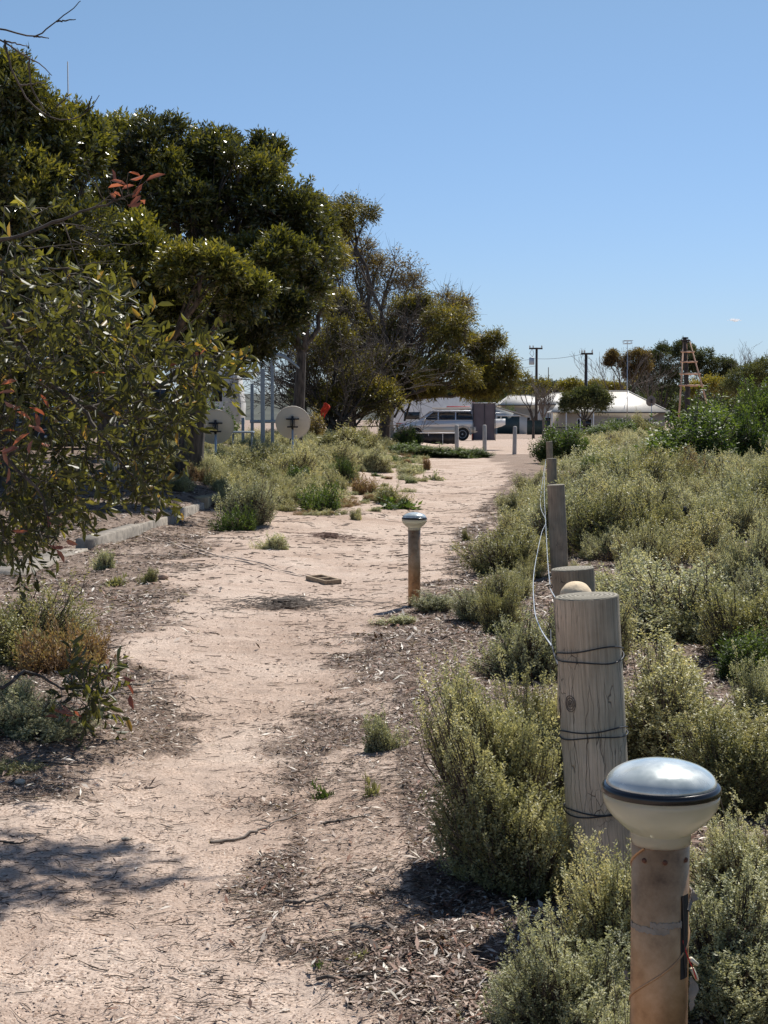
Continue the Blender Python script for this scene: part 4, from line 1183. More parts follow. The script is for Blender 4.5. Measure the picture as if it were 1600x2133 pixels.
        for s in (-1, 1): rk.box((.85, s * .62, 1.84), (2.3, .05, .05)); rk.box((.0, s * .62, 1.81), (.06, .05, .08)); rk.box((1.7, s * .62, 1.81), (.06, .05, .08))
        rk.build('roof_rack', M['steel'], r, False, O)
        k = MB(); k.box((1.1, .2, 1.96), (1.4, .7, .14)); k.build('roof_cargo', M['red'], r, False, O, bevel=.05)
    return r
cx = W(916, 900, 94)[0]
four_wd(cx, 94, -.06, 'silver four wheel drive with a roll out awning under the spreading tree', M['silver'], M['champagne'])
cx2 = W(195, 900, 47)[0]
four_wd(cx2, 47, .25, 'dark parked car barely visible through the hanging gum leaves', M['navy'], M['navy'], False)

def shower_tent():
    d = 93.0; a = W(986, 905, d)[0]; b = W(1031, 905, d)[0]; top = W(1000, 839, d)[2]
    c = ((a + b) / 2, d + .5); g = hs(*c)
    r = thing('shower_tent', (c[0], c[1], g), 'tall grey fabric shower tent standing behind the silver car', 'tent')
    mt = plain('grey_tent_fabric', (.115, .10, .115), .9, 0, .12, 2)
    w2, d2, H = (b - a) / 2, .55, top - g
    n = 14; v = []; f = []
    loop = [(-1, -1), (-.5, -1.04), (0, -1), (.5, -1.03), (1, -1), (1.02, 0), (1, 1), (0, 1), (-1, 1), (-1.02, 0)]; m = len(loop)
    for j in range(n):
        t = j / (n - 1)
        for (u, q) in loop: v.append((u * w2 * (1 + .03 * math.sin(t * 5 + u * 3)), q * d2 * (1 + .04 * math.sin(t * 7 + u * 4)), .03 + (H - .05) * t))
    for j in range(n - 1):
        for i in range(m): f.append((j * m + i, j * m + (i + 1) % m, (j + 1) * m + (i + 1) % m, (j + 1) * m + i))
    MB().poly(v, f).build('walls', mt, r, True, (0, 0, 0))
    MB().box((0, 0, H - .01), (w2 * 2.06, d2 * 2.08, .06)).build('roof', M['steel'], r, False, (0, 0, 0), bevel=.01)
    MB().box((0.02, -d2 * 1.06, H / 2), (.03, .02, H * .96)).build('zip', M['dark'], r, False, (0, 0, 0))
    for i, (u, q) in enumerate(((-1, -1), (1, -1), (1, 1), (-1, 1))): MB().cyl((u * w2 * 1.03, q * d2 * 1.05, 0), (u * w2 * 1.03, q * d2 * 1.05, H), .018, .018, 6).build('pole', M['dark'], r, False, (0, 0, 0))
shower_tent()

def boat():
    d = 104.0; bow = W(1049, 880, d)[0]; L = 4.6; g = hs(bow - 2, d)
    r = thing('trailer_boat', (bow - L, d, g), 'white motorboat bow on a trailer poking out past the grey tent', 'boat')
    n = 16; v = []; f = []
    for i in range(n):
        t = i / (n - 1); w = .95 * (1 - max(0, (t - .45) / .55) ** 2.2) + .01; keel = .45 + .55 * max(0, (t - .5) / .5) ** 2
        for (u, z) in ((-1, 1.25 + .15 * t), (-.9, .85), (-.45, .6), (0, keel), (.45, .6), (.9, .85), (1, 1.25 + .15 * t)):
            v.append((t * L + (.0 if abs(u) < .5 else .12 * t), u * w, max(z, keel) if abs(u) < .95 else z))
    for i in range(n - 1):
        for k in range(6): f.append((i * 7 + k, i * 7 + k + 1, (i + 1) * 7 + k + 1, (i + 1) * 7 + k))
        f.append((i * 7 + 6, i * 7, (i + 1) * 7, (i + 1) * 7 + 6))
    f.append(tuple(range(7)))
    MB().poly(v, f).build('hull', M['white'], r, True, (0, 0, 0))
    MB().poly([(1.7, -.6, 1.33), (1.7, .6, 1.33), (3.4, .35, 1.37), (3.4, -.35, 1.37), (1.7, -.55, 1.62), (1.7, .55, 1.62), (2.3, .45, 1.6), (2.3, -.45, 1.6)],
              [(0, 1, 5, 4), (4, 5, 6, 7), (7, 6, 2, 3), (0, 4, 7, 3), (1, 2, 6, 5)]).build('foredeck', M['cream'], r, False, (0, 0, 0))
    MB().prism([(1.75, 1.6), (2.25, 1.6), (1.95, 2.0), (1.7, 2.05)], -.5, .5).build('windscreen', M['glass'], r, False, (0, 0, 0))
    A = np.linspace(-1.2, 1.2, 14); P = np.stack([3.3 + 1.35 * np.cos(A * 1.1), .7 * np.sin(A), np.full(14, 1.78)], -1)
    s = MB().tubes(P[None], np.full((1, 14), .018), 6)
    for i in (1, 4, 9, 12): s.cyl(P[i], (P[i][0] - .06, P[i][1] * .85, 1.38), .014, .014, 6)
    s.build('bow_rail', M['steel'], r, True, (0, 0, 0))
    t = MB(); t.box((2.1, 0, .42), (4.2, .12, .1)); t.box((1.2, 0, .38), (.1, 1.7, .08)); t.build('trailer', M['steel'], r, False, (0, 0, 0))
    for s_ in (-1, 1):
        w = MB().lathe([(.1, -.08), (.29, -.09), (.31, 0), (.29, .09), (.1, .08)], 24).build('wheel', M['black'], r, True, (1.2, s_ * .85, .31)); w.rotation_euler = (math.pi / 2, 0, 0)
boat()

def caravan(x0, x1, top, d, label, stripe, dz=0):
    a = W(x0, 880, d)[0]; b = W(x1, 880, d)[0]; t = W((x0 + x1) / 2, top, d)[2]; g = hs((a + b) / 2, d)
    r = thing('caravan', ((a + b) / 2, d + 1.1, g), label, 'caravan'); L = b - a; H = t - g; O = (0, 0, 0)
    pr = [(-L / 2, .5), (L / 2, .5), (L / 2 + .05, 1.3), (L / 2 - .12, H - .12), (L / 2 - .3, H), (-L / 2 + .45, H), (-L / 2 + .12, H - .3), (-L / 2 - .08, 1.2)]
    MB().prism(pr, -1.1, 1.1).build('body', M['white'], r, False, O, bevel=.05)
    for k, z in enumerate((.95, 1.12)): MB().box((0, -1.105, z), (L * .96, .012, .07)).build('stripe', stripe, r, False, O)
    for i, px in enumerate((-L * .28, L * .05)): MB().box((px, -1.105, 1.65), (L * .2, .02, .5)).build('window', M['glass'], r, False, O, bevel=.01)
    MB().box((L * .32, -1.105, 1.4), (.62, .02, 1.7)).build('door', M['cream'], r, False, O, bevel=.008)
    MB().box((0, -1.0, H + .02), (L * .7, .12, .08)).build('roof_rail', stripe, r, False, O)
    for s in (-1, 1):
        w = MB().lathe([(.1, -.09), (.32, -.1), (.34, 0), (.32, .1), (.1, .09)], 24).build('wheel', M['black'], r, True, (0, s * .98, .34)); w.rotation_euler = (math.pi / 2, 0, 0)
caravan(822, 986, 826, 108, 'white caravan with red stripes behind the silver car', M['red'])
caravan(395, 500, 768, 62, 'white caravan glimpsed between the gum trunks left of the grey frame', M['steel'])
def red_pole():
    p = W(986, 842, 98); g = hs(p[0], 98)
    o = MB().cyl((p[0], 98, g), (p[0], 98, p[2] + .1), .06, .06, 10).box((p[0], 98, p[2] + .12), (.16, .16, .05)).build('marker_pole', M['red'], None)
    tag(o, 'red pole standing at the left edge of the grey tent', 'pole')
red_pole()

M['bollard'] = plain('whitewashed_timber', (.46, .43, .39), .85, 0, .2, 8, .3, stretch=(3, 3, .6))
for px, top, lab in ((952, 885, 'white timber bollard in front of the car wheel, leftmost of three'), (1010, 885, 'white timber bollard in front of the grey tent, middle of three'), (1072, 888, 'white timber bollard on open sand, rightmost of three')):
    p = W(px, top, 58); g = hs(p[0], 58)
    o = MB().lathe([(.075, -.3), (.078, 0), (.072, p[2] - g - .03), (.05, p[2] - g), (.001, p[2] - g + .006)], 20).build('timber_bollard', M['bollard'], None, True, (p[0], 58, g))
    o.rotation_euler = (0.01, 0.015 if px == 1072 else -.01, 0)
    tag(o, lab, 'bollard', 'timber bollards before the parking area')

def mesh_screen():
    d = 74.0; a = W(862, 902, d); b = W(952, 902, d); g = hs((a[0] + b[0]) / 2, d)
    r = thing('shade_screen', ((a[0] + b[0]) / 2, d, g), 'low black cloth screen with a white top rail before the silver car', 'screen')
    n = 24; v = []; f = []
    for i in range(n):
        t = i / (n - 1); x = a[0] + (b[0] - a[0]) * t
        for z in (a[2], (a[2] + g) / 2, g): v.append((x, d + .04 * math.sin(i * 1.3) * (1 if z < a[2] else 0) , z + (.01 * math.sin(i * 2)) ))
    for i in range(n - 1):
        for k in range(2): f.append((i * 3 + k, i * 3 + k + 1, (i + 1) * 3 + k + 1, (i + 1) * 3 + k))
    o = MB().poly(v, f).build('cloth', M['dark'], r, True); s = o.modifiers.new('s', 'SOLIDIFY'); s.thickness = .01
    MB().cyl(a, b, .028, .028, 8).build('rail', M['white'], r, True)
    for t in (0, .34, .67, 1):
        p = a + (b - a) * t; MB().cyl((p[0], d, g - .1), (p[0], d, p[2] - .02), .02, .02, 8).build('post', M['white'], r)
mesh_screen()
def sign_post():
    p = W(244, 962, 25); g = hs(p[0], 25)
    o = MB().box((p[0], 25, (p[2] + g) / 2 - .1), (.075, .04, p[2] - g + .2), .1).box((p[0] - .06, 25.02, (p[2] + g) / 2 - .1), (.03, .03, p[2] - g + .15), .1).build('timber_stake', M['wood2'], None)
    tag(o, 'short squared timber stake on the shaded terrace under the leaves', 'stake')
sign_post()
def whip():
    a = W(141, 128, 40); b = W(143, 400, 40); g = hs(a[0], 40)
    o = MB().cyl((a[0], 40, g), a, .035, .012, 8).build('antenna_mast', M['dark'], None, True)
    tag(o, 'thin dark antenna mast rising above the left tree crown', 'antenna')
whip()

# ---------------------------------------------------------------- shrubs one can tell apart
# px centre, top row, depth, width px
S = [
 # near right
 (1130, 1345, 6.2, 200, 'nearC', 'yellow', 'upright yellowish saltbush directly left of the wrapped post', 'saltbush'),
 (1140, 1600, 5.3, 170, 'nearB', 'olive', 'dark shaded saltbush at the foot of the wrapped post', 'saltbush'),
 (1175, 1815, 3.75, 380, 'nearB', 'grey', 'grey green saltbush at the bottom, left of the near lamp', 'saltbush'),
 (1290, 1700, 4.1, 230, 'nearC', 'yellow', 'brown tipped saltbush between the wrapped post and the near lamp', 'saltbush'),
 (1520, 1760, 3.9, 330, 'nearA', 'grey', 'dense saltbush directly right of the near lamp', 'saltbush'),
 (1570, 1610, 4.9, 300, 'nearB', 'grey', 'pale flecked saltbush at the right edge behind the near lamp', 'saltbush'),
 (1330, 2010, 3.3, 300, 'nearB', 'grey', 'low saltbush around the foot of the near lamp', 'saltbush'),
 (1410, 1290, 6.9, 330, 'nearA', 'yellow', 'tall yellowish saltbush to the right of the wrapped post top', 'saltbush'),
 (1530, 1440, 6.0, 230, 'nearC', 'olive', 'olive saltbush under the glossy green bush', 'saltbush'),
 (1590, 1330, 7.2, 130, 'nearC', 'grey', 'grey saltbush cut by the right edge beside the glossy green bush', 'saltbush'),
 (1565, 1275, 9.6, 190, 'broadB', 'green', 'glossy dark green bush near the right edge among the grey scrub', 'green_bush'),
 (1435, 1115, 11.6, 310, 'midB', 'grey', 'wide pale saltbush with bare brown stems above the glossy green bush', 'saltbush'),
 (1320, 1130, 12.6, 210, 'midA', 'grey', 'silvery saltbush right of the second post', 'saltbush'),
 (1260, 1200, 10.2, 130, 'midC', 'yellow', 'yellow green saltbush peeking out right of the second post', 'saltbush'),
 (1105, 1225, 9.8, 170, 'midB', 'grey', 'rounded grey saltbush behind the big yellowish saltbush', 'saltbush'),
 (985, 1205, 12.6, 100, 'midC', 'grey', 'loose grey saltbush right of the distant lamp', 'saltbush'),
 (1040, 1195, 12.0, 90, 'midA', 'olive', 'grey green saltbush between the distant lamp and the sagging wire', 'saltbush'),
 (905, 1222, 13.2, 90, 'midC', 'grey', 'small upright saltbush touching the distant lamp foot', 'saltbush'),
 (832, 1272, 12.7, 95, 'smallA', 'grey', 'low pale saltbush on the sand left of the distant lamp foot', 'saltbush'),
 (1050, 1082, 17, 165, 'midA', 'olive', 'large brownish saltbush behind the distant lamp on the path edge', 'saltbush'),
 (1572, 1030, 14.5, 130, 'midB', 'grey', 'tall dark grey saltbush at the right edge above the wide pale one', 'saltbush'),
 (792, 1462, 7.3, 92, 'smallA', 'grey', 'lone grey tuft on dark roots between path and bark litter', 'saltbush'),
 (1075, 1005, 27, 85, 'midC', 'yellow', 'straw coloured saltbush at the path bend left of the third post', 'saltbush'),
 (1105, 975, 34, 70, 'midA', 'yellow', 'straw coloured saltbush left of the fourth post', 'saltbush'),
 (1165, 862, 50, 120, 'broadB', 'green', 'round green bush behind the farthest post', 'green_bush'),
 (1240, 920, 36, 50, 'broadA', 'green', 'small bright green bush in grey scrub, left of two', 'green_bush'),
 (1290, 932, 33, 80, 'broadB', 'green', 'wider bright green bush in grey scrub, right of two', 'green_bush'),
 (1430, 800, 40, 170, 'broadA', 'green', 'tall leafy green bush below the timber tower', 'green_bush'),
 (1545, 812, 41, 150, 'broadB', 'green', 'dense green bush right of the tall leafy one', 'green_bush'),
 (1585, 752, 60, 130, 'broadB', 'green', 'tall green bush rising at the right edge of the skyline', 'green_bush'),
 (1500, 800, 70, 100, 'broadA', 'green', 'green bush behind and right of the timber tower foot', 'green_bush'),
 (1290, 862, 95, 90, 'broadB', 'green', 'low green bush before the pale hip roof', 'green_bush'),
 (1235, 872, 85, 70, 'broadA', 'green', 'low green bush under the umbrella shaped small tree', 'green_bush'),
 (1340, 845, 110, 46, 'broadA', 'olive', 'small olive bush in front of the pale hip roof', 'green_bush'),
 (1062, 832, 208, 40, 'broadB', 'green', 'rounded green bush beside the shed roof', 'green_bush'),
 # left foreground
 (40, 1175, 10.6, 240, 'midB', 'olive', 'spreading olive shrub at the left edge turning rusty below', 'low_shrub'),
 (95, 1262, 9.9, 160, 'smallB', 'brown', 'rusty low shrub at the left edge in front of the olive one', 'low_shrub'),
 (175, 1270, 10.3, 110, 'smallB', 'brown', 'reddish and green low shrub reaching onto the sand', 'low_shrub'),
 (55, 1420, 7.7, 230, 'nearB', 'grey', 'grey green saltbush at the left edge behind the young leafy branch', 'saltbush'),
 (15, 1390, 8.0, 110, 'nearC', 'grey', 'pale saltbush tip cut by the left edge', 'saltbush'),
 (22, 1572, 6.9, 110, 'smallB', 'olive', 'small mossy shrub at the left edge above the flat stone', 'low_shrub'),
 (217, 1130, 17.3, 58, 'smallA', 'grey', 'small grey saltbush in front of the flat concrete slab', 'saltbush'),
 (312, 1172, 15.6, 44, 'smallA', 'olive', 'small green weed with a brown stone at its right', 'low_shrub'),
 (243, 1185, 15.6, 50, 'weed', 'olive', 'flat sprawling weed left of the brown stone', 'weed'),
 (570, 1100, 20.2, 76, 'smallA', 'grey', 'rounded grey saltbush alone on the sandy bank', 'saltbush'),
 (520, 975, 24.5, 110, 'midC', 'grey', 'thin twiggy grey saltbush overhanging the kerb end', 'saltbush'),
 (500, 1040, 23.8, 90, 'smallB', 'green', 'dark green low growth at the foot of the twiggy saltbush', 'low_shrub'),
 # left mid strip
 (610, 958, 34, 90, 'smallA', 'green', 'bright green tufted shrub left of the fresh green mound', 'low_shrub'),
 (668, 990, 29, 105, 'smallB', 'green', 'fresh green mound spreading to the sand', 'low_shrub'),
 (620, 905, 36, 120, 'midA', 'yellow', 'yellowish shrub in front of the right satellite dish', 'saltbush'),
 (500, 922, 34, 110, 'midB', 'olive', 'olive shrub below the left satellite dish', 'saltbush'),
 (560, 903, 37, 90, 'midC', 'yellow', 'pale shrub between the two satellite dishes', 'saltbush'),
 (690, 900, 42, 90, 'midB', 'yellow', 'straw coloured shrub right of the right satellite dish', 'saltbush'),
 (720, 935, 37, 46, 'midC', 'green', 'dark green upright shrub in the middle of the straw coloured ones', 'low_shrub'),
 (762, 915, 44, 80, 'midA', 'grey', 'pale grey shrub right of the dark upright one', 'saltbush'),
 (700, 965, 33, 60, 'midC', 'yellow', 'dry yellow tuft above the fresh green mound', 'saltbush'),
 (755, 978, 34, 60, 'smallB', 'brown', 'dry reddish low plant on the bank', 'low_shrub'),
 (812, 1000, 31, 80, 'smallA', 'olive', 'olive tuft growing out of the creeping green mat', 'low_shrub'),
 (833, 1022, 29.5, 100, 'weed', 'green', 'creeping green mat next to the path bend', 'weed'),
 (790, 940, 44, 70, 'smallA', 'yellow', 'pale low tuft behind the creeping mat', 'low_shrub'),
 (850, 960, 43, 60, 'smallB', 'grey', 'grey low tuft beside the far path', 'low_shrub'),
 (889, 943, 45, 22, 'smallA', 'brown', 'small brown dry tuft by the dark green hedge', 'low_shrub'),
 (742, 1050, 26, 36, 'smallA', 'yellow', 'little yellow tuft on the bank above the twig spill', 'low_shrub'),
 (905, 975, 40, 34, 'weed', 'grey', 'tiny grey weed at the far path edge', 'weed'),
 (705, 868, 50, 80, 'broadA', 'olive', 'olive bush right of the red cloth', 'green_bush'),
 (755, 872, 52, 60, 'broadB', 'olive', 'brownish bush under the spreading tree', 'green_bush'),
 (850, 872, 64, 66, 'broadB', 'green', 'dark bush hiding the bonnet of the silver car', 'green_bush'),
 (845, 915, 56, 110, 'broadB', 'green', 'dark green hedge plant, left piece before the bollards', 'hedge_plant'),
 (915, 919, 55.5, 110, 'broadA', 'green', 'dark green hedge plant round the leftmost bollard', 'hedge_plant'),
 (985, 926, 55, 90, 'broadB', 'green', 'dark green hedge plant round the middle bollard', 'hedge_plant'),
 (640, 838, 54, 60, 'broadA', 'rust', 'rusty leaved plant behind the right satellite dish', 'green_bush'),
 # weeds at the path
 (665, 2018, 4.3, 42, 'weed', 'green', 'low green weed at the left end of the exposed root', 'weed'),
 (742, 2010, 4.35, 56, 'weed', 'olive', 'low green weed above the right end of the exposed root', 'weed'),
 (672, 1612, 6.45, 56, 'weed', 'green', 'creeping green weed at the path edge by the long stick', 'weed'),
 (775, 1590, 6.4, 40, 'weed', 'olive', 'tiny green weed just below the lone grey tuft', 'weed'),
 (970, 1093, 22, 20, 'smallA', 'olive', 'tiny green seedling on the right path edge behind the lamp', 'weed'),
]
_p = W(1105, 1345, 5.05)
place_proto('nearL', _p[0], 5.05, 2 * PR['nearL'].R0 * 1.02, _p[2] - hs(_p[0], 5.05), 'yellow', 'saltbush', 'big yellowish saltbush leaning over the bark litter left of the wrapped post', 'shrub', 0)
_p = W(1055, 1335, 5.3)
place_proto('nearT', _p[0], 5.3, 2 * PR['nearT'].R0 * .95, _p[2] - hs(_p[0], 5.3), 'yellow', 'saltbush', 'bare stemmed saltbush with a yellow top behind the big leaning one', 'shrub', 0)
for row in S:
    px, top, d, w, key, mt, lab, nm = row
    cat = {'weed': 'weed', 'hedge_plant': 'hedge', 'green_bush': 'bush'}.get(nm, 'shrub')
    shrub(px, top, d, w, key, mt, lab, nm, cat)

# ---------------------------------------------------------------- scrub mass (stuff)
def scrub():
    rng = np.random.RandomState(9)
    hid = bpy.data.collections.new('scrub_sources')
    keys = ['midA', 'midB', 'midC', 'farA', 'farB', 'farC', 'smallA', 'smallB', 'deadA']
    variants = []
    for k in keys:
        for mt in ('grey', 'yellow', 'olive', 'brown', 'green'):
            pr = PR[k]
            mb = MB().quads(pr.q, pr.t); o = mb.build('src', M[mt]); st = MB().tubes(pr.P, pr.R, 3).build('src', M['stem'])
            o.data.materials.append(M['stem'])
            # join by bmesh
            import bmesh
            bm = bmesh.new(); bm.from_mesh(o.data); n0 = len(bm.faces); bm.from_mesh(st.data); bm.faces.ensure_lookup_table()
            for f in bm.faces[n0:]: f.material_index = 1
            bm.to_mesh(o.data); bm.free(); bpy.data.objects.remove(st)
            COL.objects.unlink(o); o.name = 's_%02d' % len(variants); hid.objects.link(o); variants.append((k, mt, pr.H))
    pts = []; rot = []; scl = []; idx = []
    def add(x, y, hh, k, mt, w=1.):
        i = next(j for j, v in enumerate(variants) if v[0] == k and v[1] == mt)
        pts.append((x, y, hs(x, y) - .02)); rot.append((0, 0, rng.rand() * 6.28)); s = hh / variants[i][2]
        scl.append((s * w, s * w, s)); idx.append(i)
    y = 10.5
    while y < 105:
        step = .74 if y < 30 else .74 + .010 * (y - 30)
        xr = float(np.interp(y, [9, 12.5, 14, 17, 20, 27, 35, 50, 62, 80, 100], [1.15, .95, .95, 1.15, 1.5, 2.3, 3.5, 5.0, 6.5, 9, 13]))
        x1 = .29 * y + 1.5; x = xr + step * .4
        while x < x1:
            xx = x + step * .45 * rng.normal(); yy = y + step * .4 * rng.normal()
            if xx > xr and yy > 10:
                mt = rng.choice(['grey', 'yellow', 'olive', 'brown'], p=[.66, .22, .09, .03])
                v = float(vnoise(xx, yy, .35, 5))
                if v > .68 and rng.rand() < .5: mt = 'yellow'
                if v < .3 and rng.rand() < .4: mt = 'olive'
                hh = rng.choice([rng.uniform(.3, .5), rng.uniform(.5, .72), rng.uniform(.7, 1.0)], p=[.3, .45, .25]) * (1.0 if yy > 16 else .85) * (.8 + .5 * float(vnoise(xx, yy, .22, 8))) * (1 - .33 * float(smooth(30, 60, yy)))
                if xx < xr + .8 and rng.rand() < .6: mt = 'yellow'; hh *= .8
                k = (('midA', 'midB', 'midC') if yy < 38 else ('farA', 'farB', 'farC'))[rng.randint(3)]
                post = any(abs(xx - qx) < .55 * (1 if yy < qy else .3) and -4.5 < yy - qy < .4 for qx, qy in ((1.78, 16.6), (2.96, 28), (.87, 7.3), (4.7, 45)))
                if post: hh *= .5
                if rng.rand() < .09: k = 'deadA'; mt = 'brown' if rng.rand() < .6 else 'grey'; hh *= .9
                if rng.rand() < .86: add(xx, yy, hh, k, mt, rng.uniform(.85, 1.2) * (1 if yy < 40 else 1.2))
            x += step * rng.uniform(.8, 1.25)
        y += step * .85
    for i in range(90):                                     # scrub beside the viewer, right of the near shrubs
        yy = rng.uniform(1.5, 11); xx = .26 * yy + .45 + rng.uniform(0, 3.4)
        add(xx, yy, rng.uniform(.45, .75), ('midA', 'midB', 'midC')[rng.randint(3)], rng.choice(['grey', 'yellow', 'olive']), 1.1)
    # low growth on the left bank, closing in on the path
    for i in range(900):
        yy = rng.uniform(27, 60); e = float(np.interp(yy, [27, 30, 42, 55, 60], [1.1, .8, 1.1, 2.0, 2.6])); u = rng.rand() ** .8
        off = e + u * 5.5; xx = float(path_x(yy)) - off
        if xx < -.24 * yy - .5: continue
        v = float(vnoise(xx, yy, .5, 13))
        if v < .42 and rng.rand() < .8: continue
        lowp = u < .35
        mt = rng.choice(['yellow', 'grey', 'brown', 'olive', 'green'], p=[.3, .22, .16, .2, .12] if lowp else [.4, .4, .02, .13, .05])
        add(xx, yy, rng.uniform(.08, .2) if lowp else rng.uniform(.22, .5), ('smallA', 'smallB')[rng.randint(2)] if lowp else ('midA', 'midB', 'midC')[rng.randint(3)], mt, 1.7 if lowp else 1.1)
    # thin fringe on the left bank
    for i in range(300):
        yy = rng.uniform(30, 74); off = rng.uniform(3.0, 9.5) if yy < 60 else rng.uniform(4.5, 12)
        xx = float(path_x(yy)) - off * (yy / 45)
        if xx < -.235 * yy - 1: continue
        add(xx, yy, rng.uniform(.25, .6), ('farA', 'farB', 'farC')[rng.randint(3)], rng.choice(['yellow', 'grey', 'olive']), 1.1)
    me = bpy.data.meshes.new('scrub'); me.from_pydata(pts, [], [])
    for nm, tp, dt in (('rot', 'FLOAT_VECTOR', rot), ('scl', 'FLOAT_VECTOR', scl)):
        a = me.attributes.new(nm, tp, 'POINT'); a.data.foreach_set('vector', np.array(dt, np.float32).ravel())
    a = me.attributes.new('idx', 'INT', 'POINT'); a.data.foreach_set('value', np.array(idx, np.int32))
    ob = bpy.data.objects.new('saltbush_scrub', me); COL.objects.link(ob)
    ng = bpy.data.node_groups.new('scrub', 'GeometryNodeTree')
    ng.interface.new_socket('Geometry', in_out='INPUT', socket_type='NodeSocketGeometry'); ng.interface.new_socket('Geometry', in_out='OUTPUT', socket_type='NodeSocketGeometry')
    N, Lk = ng.nodes, ng.links
    gi = N.new('NodeGroupInput'); go = N.new('NodeGroupOutput'); ip = N.new('GeometryNodeInstanceOnPoints'); ci = N.new('GeometryNodeCollectionInfo')
    ci.inputs['Collection'].default_value = hid; ci.inputs['Separate Children'].default_value = True; ci.inputs['Reset Children'].default_value = True
    def na(nm, tp):
        q = N.new('GeometryNodeInputNamedAttribute'); q.data_type = tp; q.inputs['Name'].default_value = nm; return q.outputs['Attribute']
    Lk.new(gi.outputs[0], ip.inputs['Points']); Lk.new(ci.outputs[0], ip.inputs['Instance']); ip.inputs['Pick Instance'].default_value = True
    Lk.new(na('idx', 'INT'), ip.inputs['Instance Index'])
    er = N.new('FunctionNodeEulerToRotation'); Lk.new(na('rot', 'FLOAT_VECTOR'), er.inputs[0]); Lk.new(er.outputs[0], ip.inputs['Rotation'])
    Lk.new(na('scl', 'FLOAT_VECTOR'), ip.inputs['Scale']); Lk.new(ip.outputs[0], go.inputs[0])
    md = ob.modifiers.new('scatter', 'NODES'); md.node_group = ng
    tag(ob, 'mass of grey green saltbush scrub covering the ground right of the path', kind='stuff')
    print('scrub', len(pts))
scrub()

# ---------------------------------------------------------------- big trees on the left
GP = dict(n_sprig=64, K=11, ll=.105, lw=.036, sl=.22, mat='gum')
tree('gum_tree', 'tall dense dark green gum tree at the left edge with the antenna behind it', 'tree', (-6.4, 27), 26,
     [(-30, 230, 110, 110), (60, 290, 95, 85), (120, 330, 90, 85, .6), (0, 420, 130, 110, -.5), (110, 470, 100, 95), (-80, 600, 120, 130, -.6), (40, 620, 130, 110), (170, 300, 45, 50, 1),
      (10, 185, 60, 55), (150, 590, 90, 90, .5), (-40, 790, 130, 110), (90, 780, 120, 90, .8)], 1, .22, 13, **GP, fork=.25)
tree('gum_tree', 'widest gum tree, with a broad billowing crown beside the tall left one', 'tree', (-3.9, 31.5), 31,
     [(255, 320, 70, 55, .5), (330, 320, 85, 62), (420, 330, 85, 60, .4), (500, 360, 75, 65), (555, 345, 35, 50, 1), (300, 420, 95, 75, -.4), (400, 420, 100, 75), (500, 450, 95, 70, .5), (580, 450, 75, 65),
      (640, 520, 55, 75, .3), (560, 545, 75, 48, -1.2), (570, 650, 60, 50, -.8), (500, 720, 70, 30, -.5), (480, 560, 80, 65), (600, 620, 62, 55, .3), (520, 660, 90, 55, .4), (430, 640, 80, 60, .8), (350, 660, 70, 70, 1), (665, 500, 30, 60, 1), (250, 440, 70, 80, 1)],
     2, .24, 12, **GP, fork=.38, trunk_lean=(.3, 0))
tree('gum_tree', 'rounder gum crown billowing low in front of the wide one', 'tree', (-4.6, 29.5), 28,
     [(320, 545, 78, 68), (370, 610, 50, 62, .2), (270, 510, 60, 50, .4), (260, 620, 75, 75, .5), (340, 690, 75, 55, .6), (200, 700, 90, 70, 1), (420, 575, 70, 50, -1.5), (510, 610, 50, 40, -1), (150, 620, 80, 60, -2)], 3, .16, 13, **{**GP}, fork=.4, tint0=.52)
tree('gum_tree', 'slender tree with a curved dark trunk behind the right satellite dish', 'tree', (W(615, 900, 48)[0], 48), 48,
     [(640, 445, 38, 38), (660, 500, 40, 50), (690, 560, 40, 50), (630, 560, 45, 50), (600, 690, 45, 35), (655, 610, 40, 45), (590, 640, 50, 30, .5)], 4, .17, 9, 55, 9, .12, .032, .3, mat='mallee', fork=.42, trunk_lean=(.2, 0), twigs=3, hang=.3)

def twiggy(mb, f3, rng):
    st = [f3 + np.array([rng.uniform(-.6, .6), rng.uniform(-.5, .5), rng.uniform(-1, .4)]) for _ in range(26)]
    dr = [unit(np.array([rng.uniform(-1.0, .8), rng.uniform(-.4, .4), rng.uniform(.5, 1.3)])) for _ in range(26)]
    P, R = bare_twigs(st, dr, 2.5, .05, 5, rng, .15, .5, 5, .12, (2, 4))
    mb.tubes(P, np.maximum(R, .007), 4)
tree('spreading_tree', 'tree with bare twiggy top and yellow green umbrella clumps over the parked car', 'tree', (W(800, 905, 66)[0], 66), 66,
     [(735, 455, 54, 36, .5), (710, 470, 32, 28), (935, 688, 62, 42, -1), (1030, 745, 38, 45), (1045, 790, 28, 36, .3), (985, 790, 40, 40, .5), (925, 785, 66, 32, -2.2), (815, 765, 58, 36, -1.5), (955, 740, 55, 45, .5),
      (780, 690, 45, 40, 1), (700, 640, 40, 35, 1), (860, 650, 35, 28, 1), (1005, 815, 42, 20, .5), (880, 812, 42, 14, 0), (730, 740, 50, 40, 1)], 5, .22, 11, 62, 10, .15, .038, .36,
     mat='mallee', fork=.2, hang=.35, twigs=4, extra=twiggy, sag=.08, trunk_lean=(.3, 0), tint0=.33)
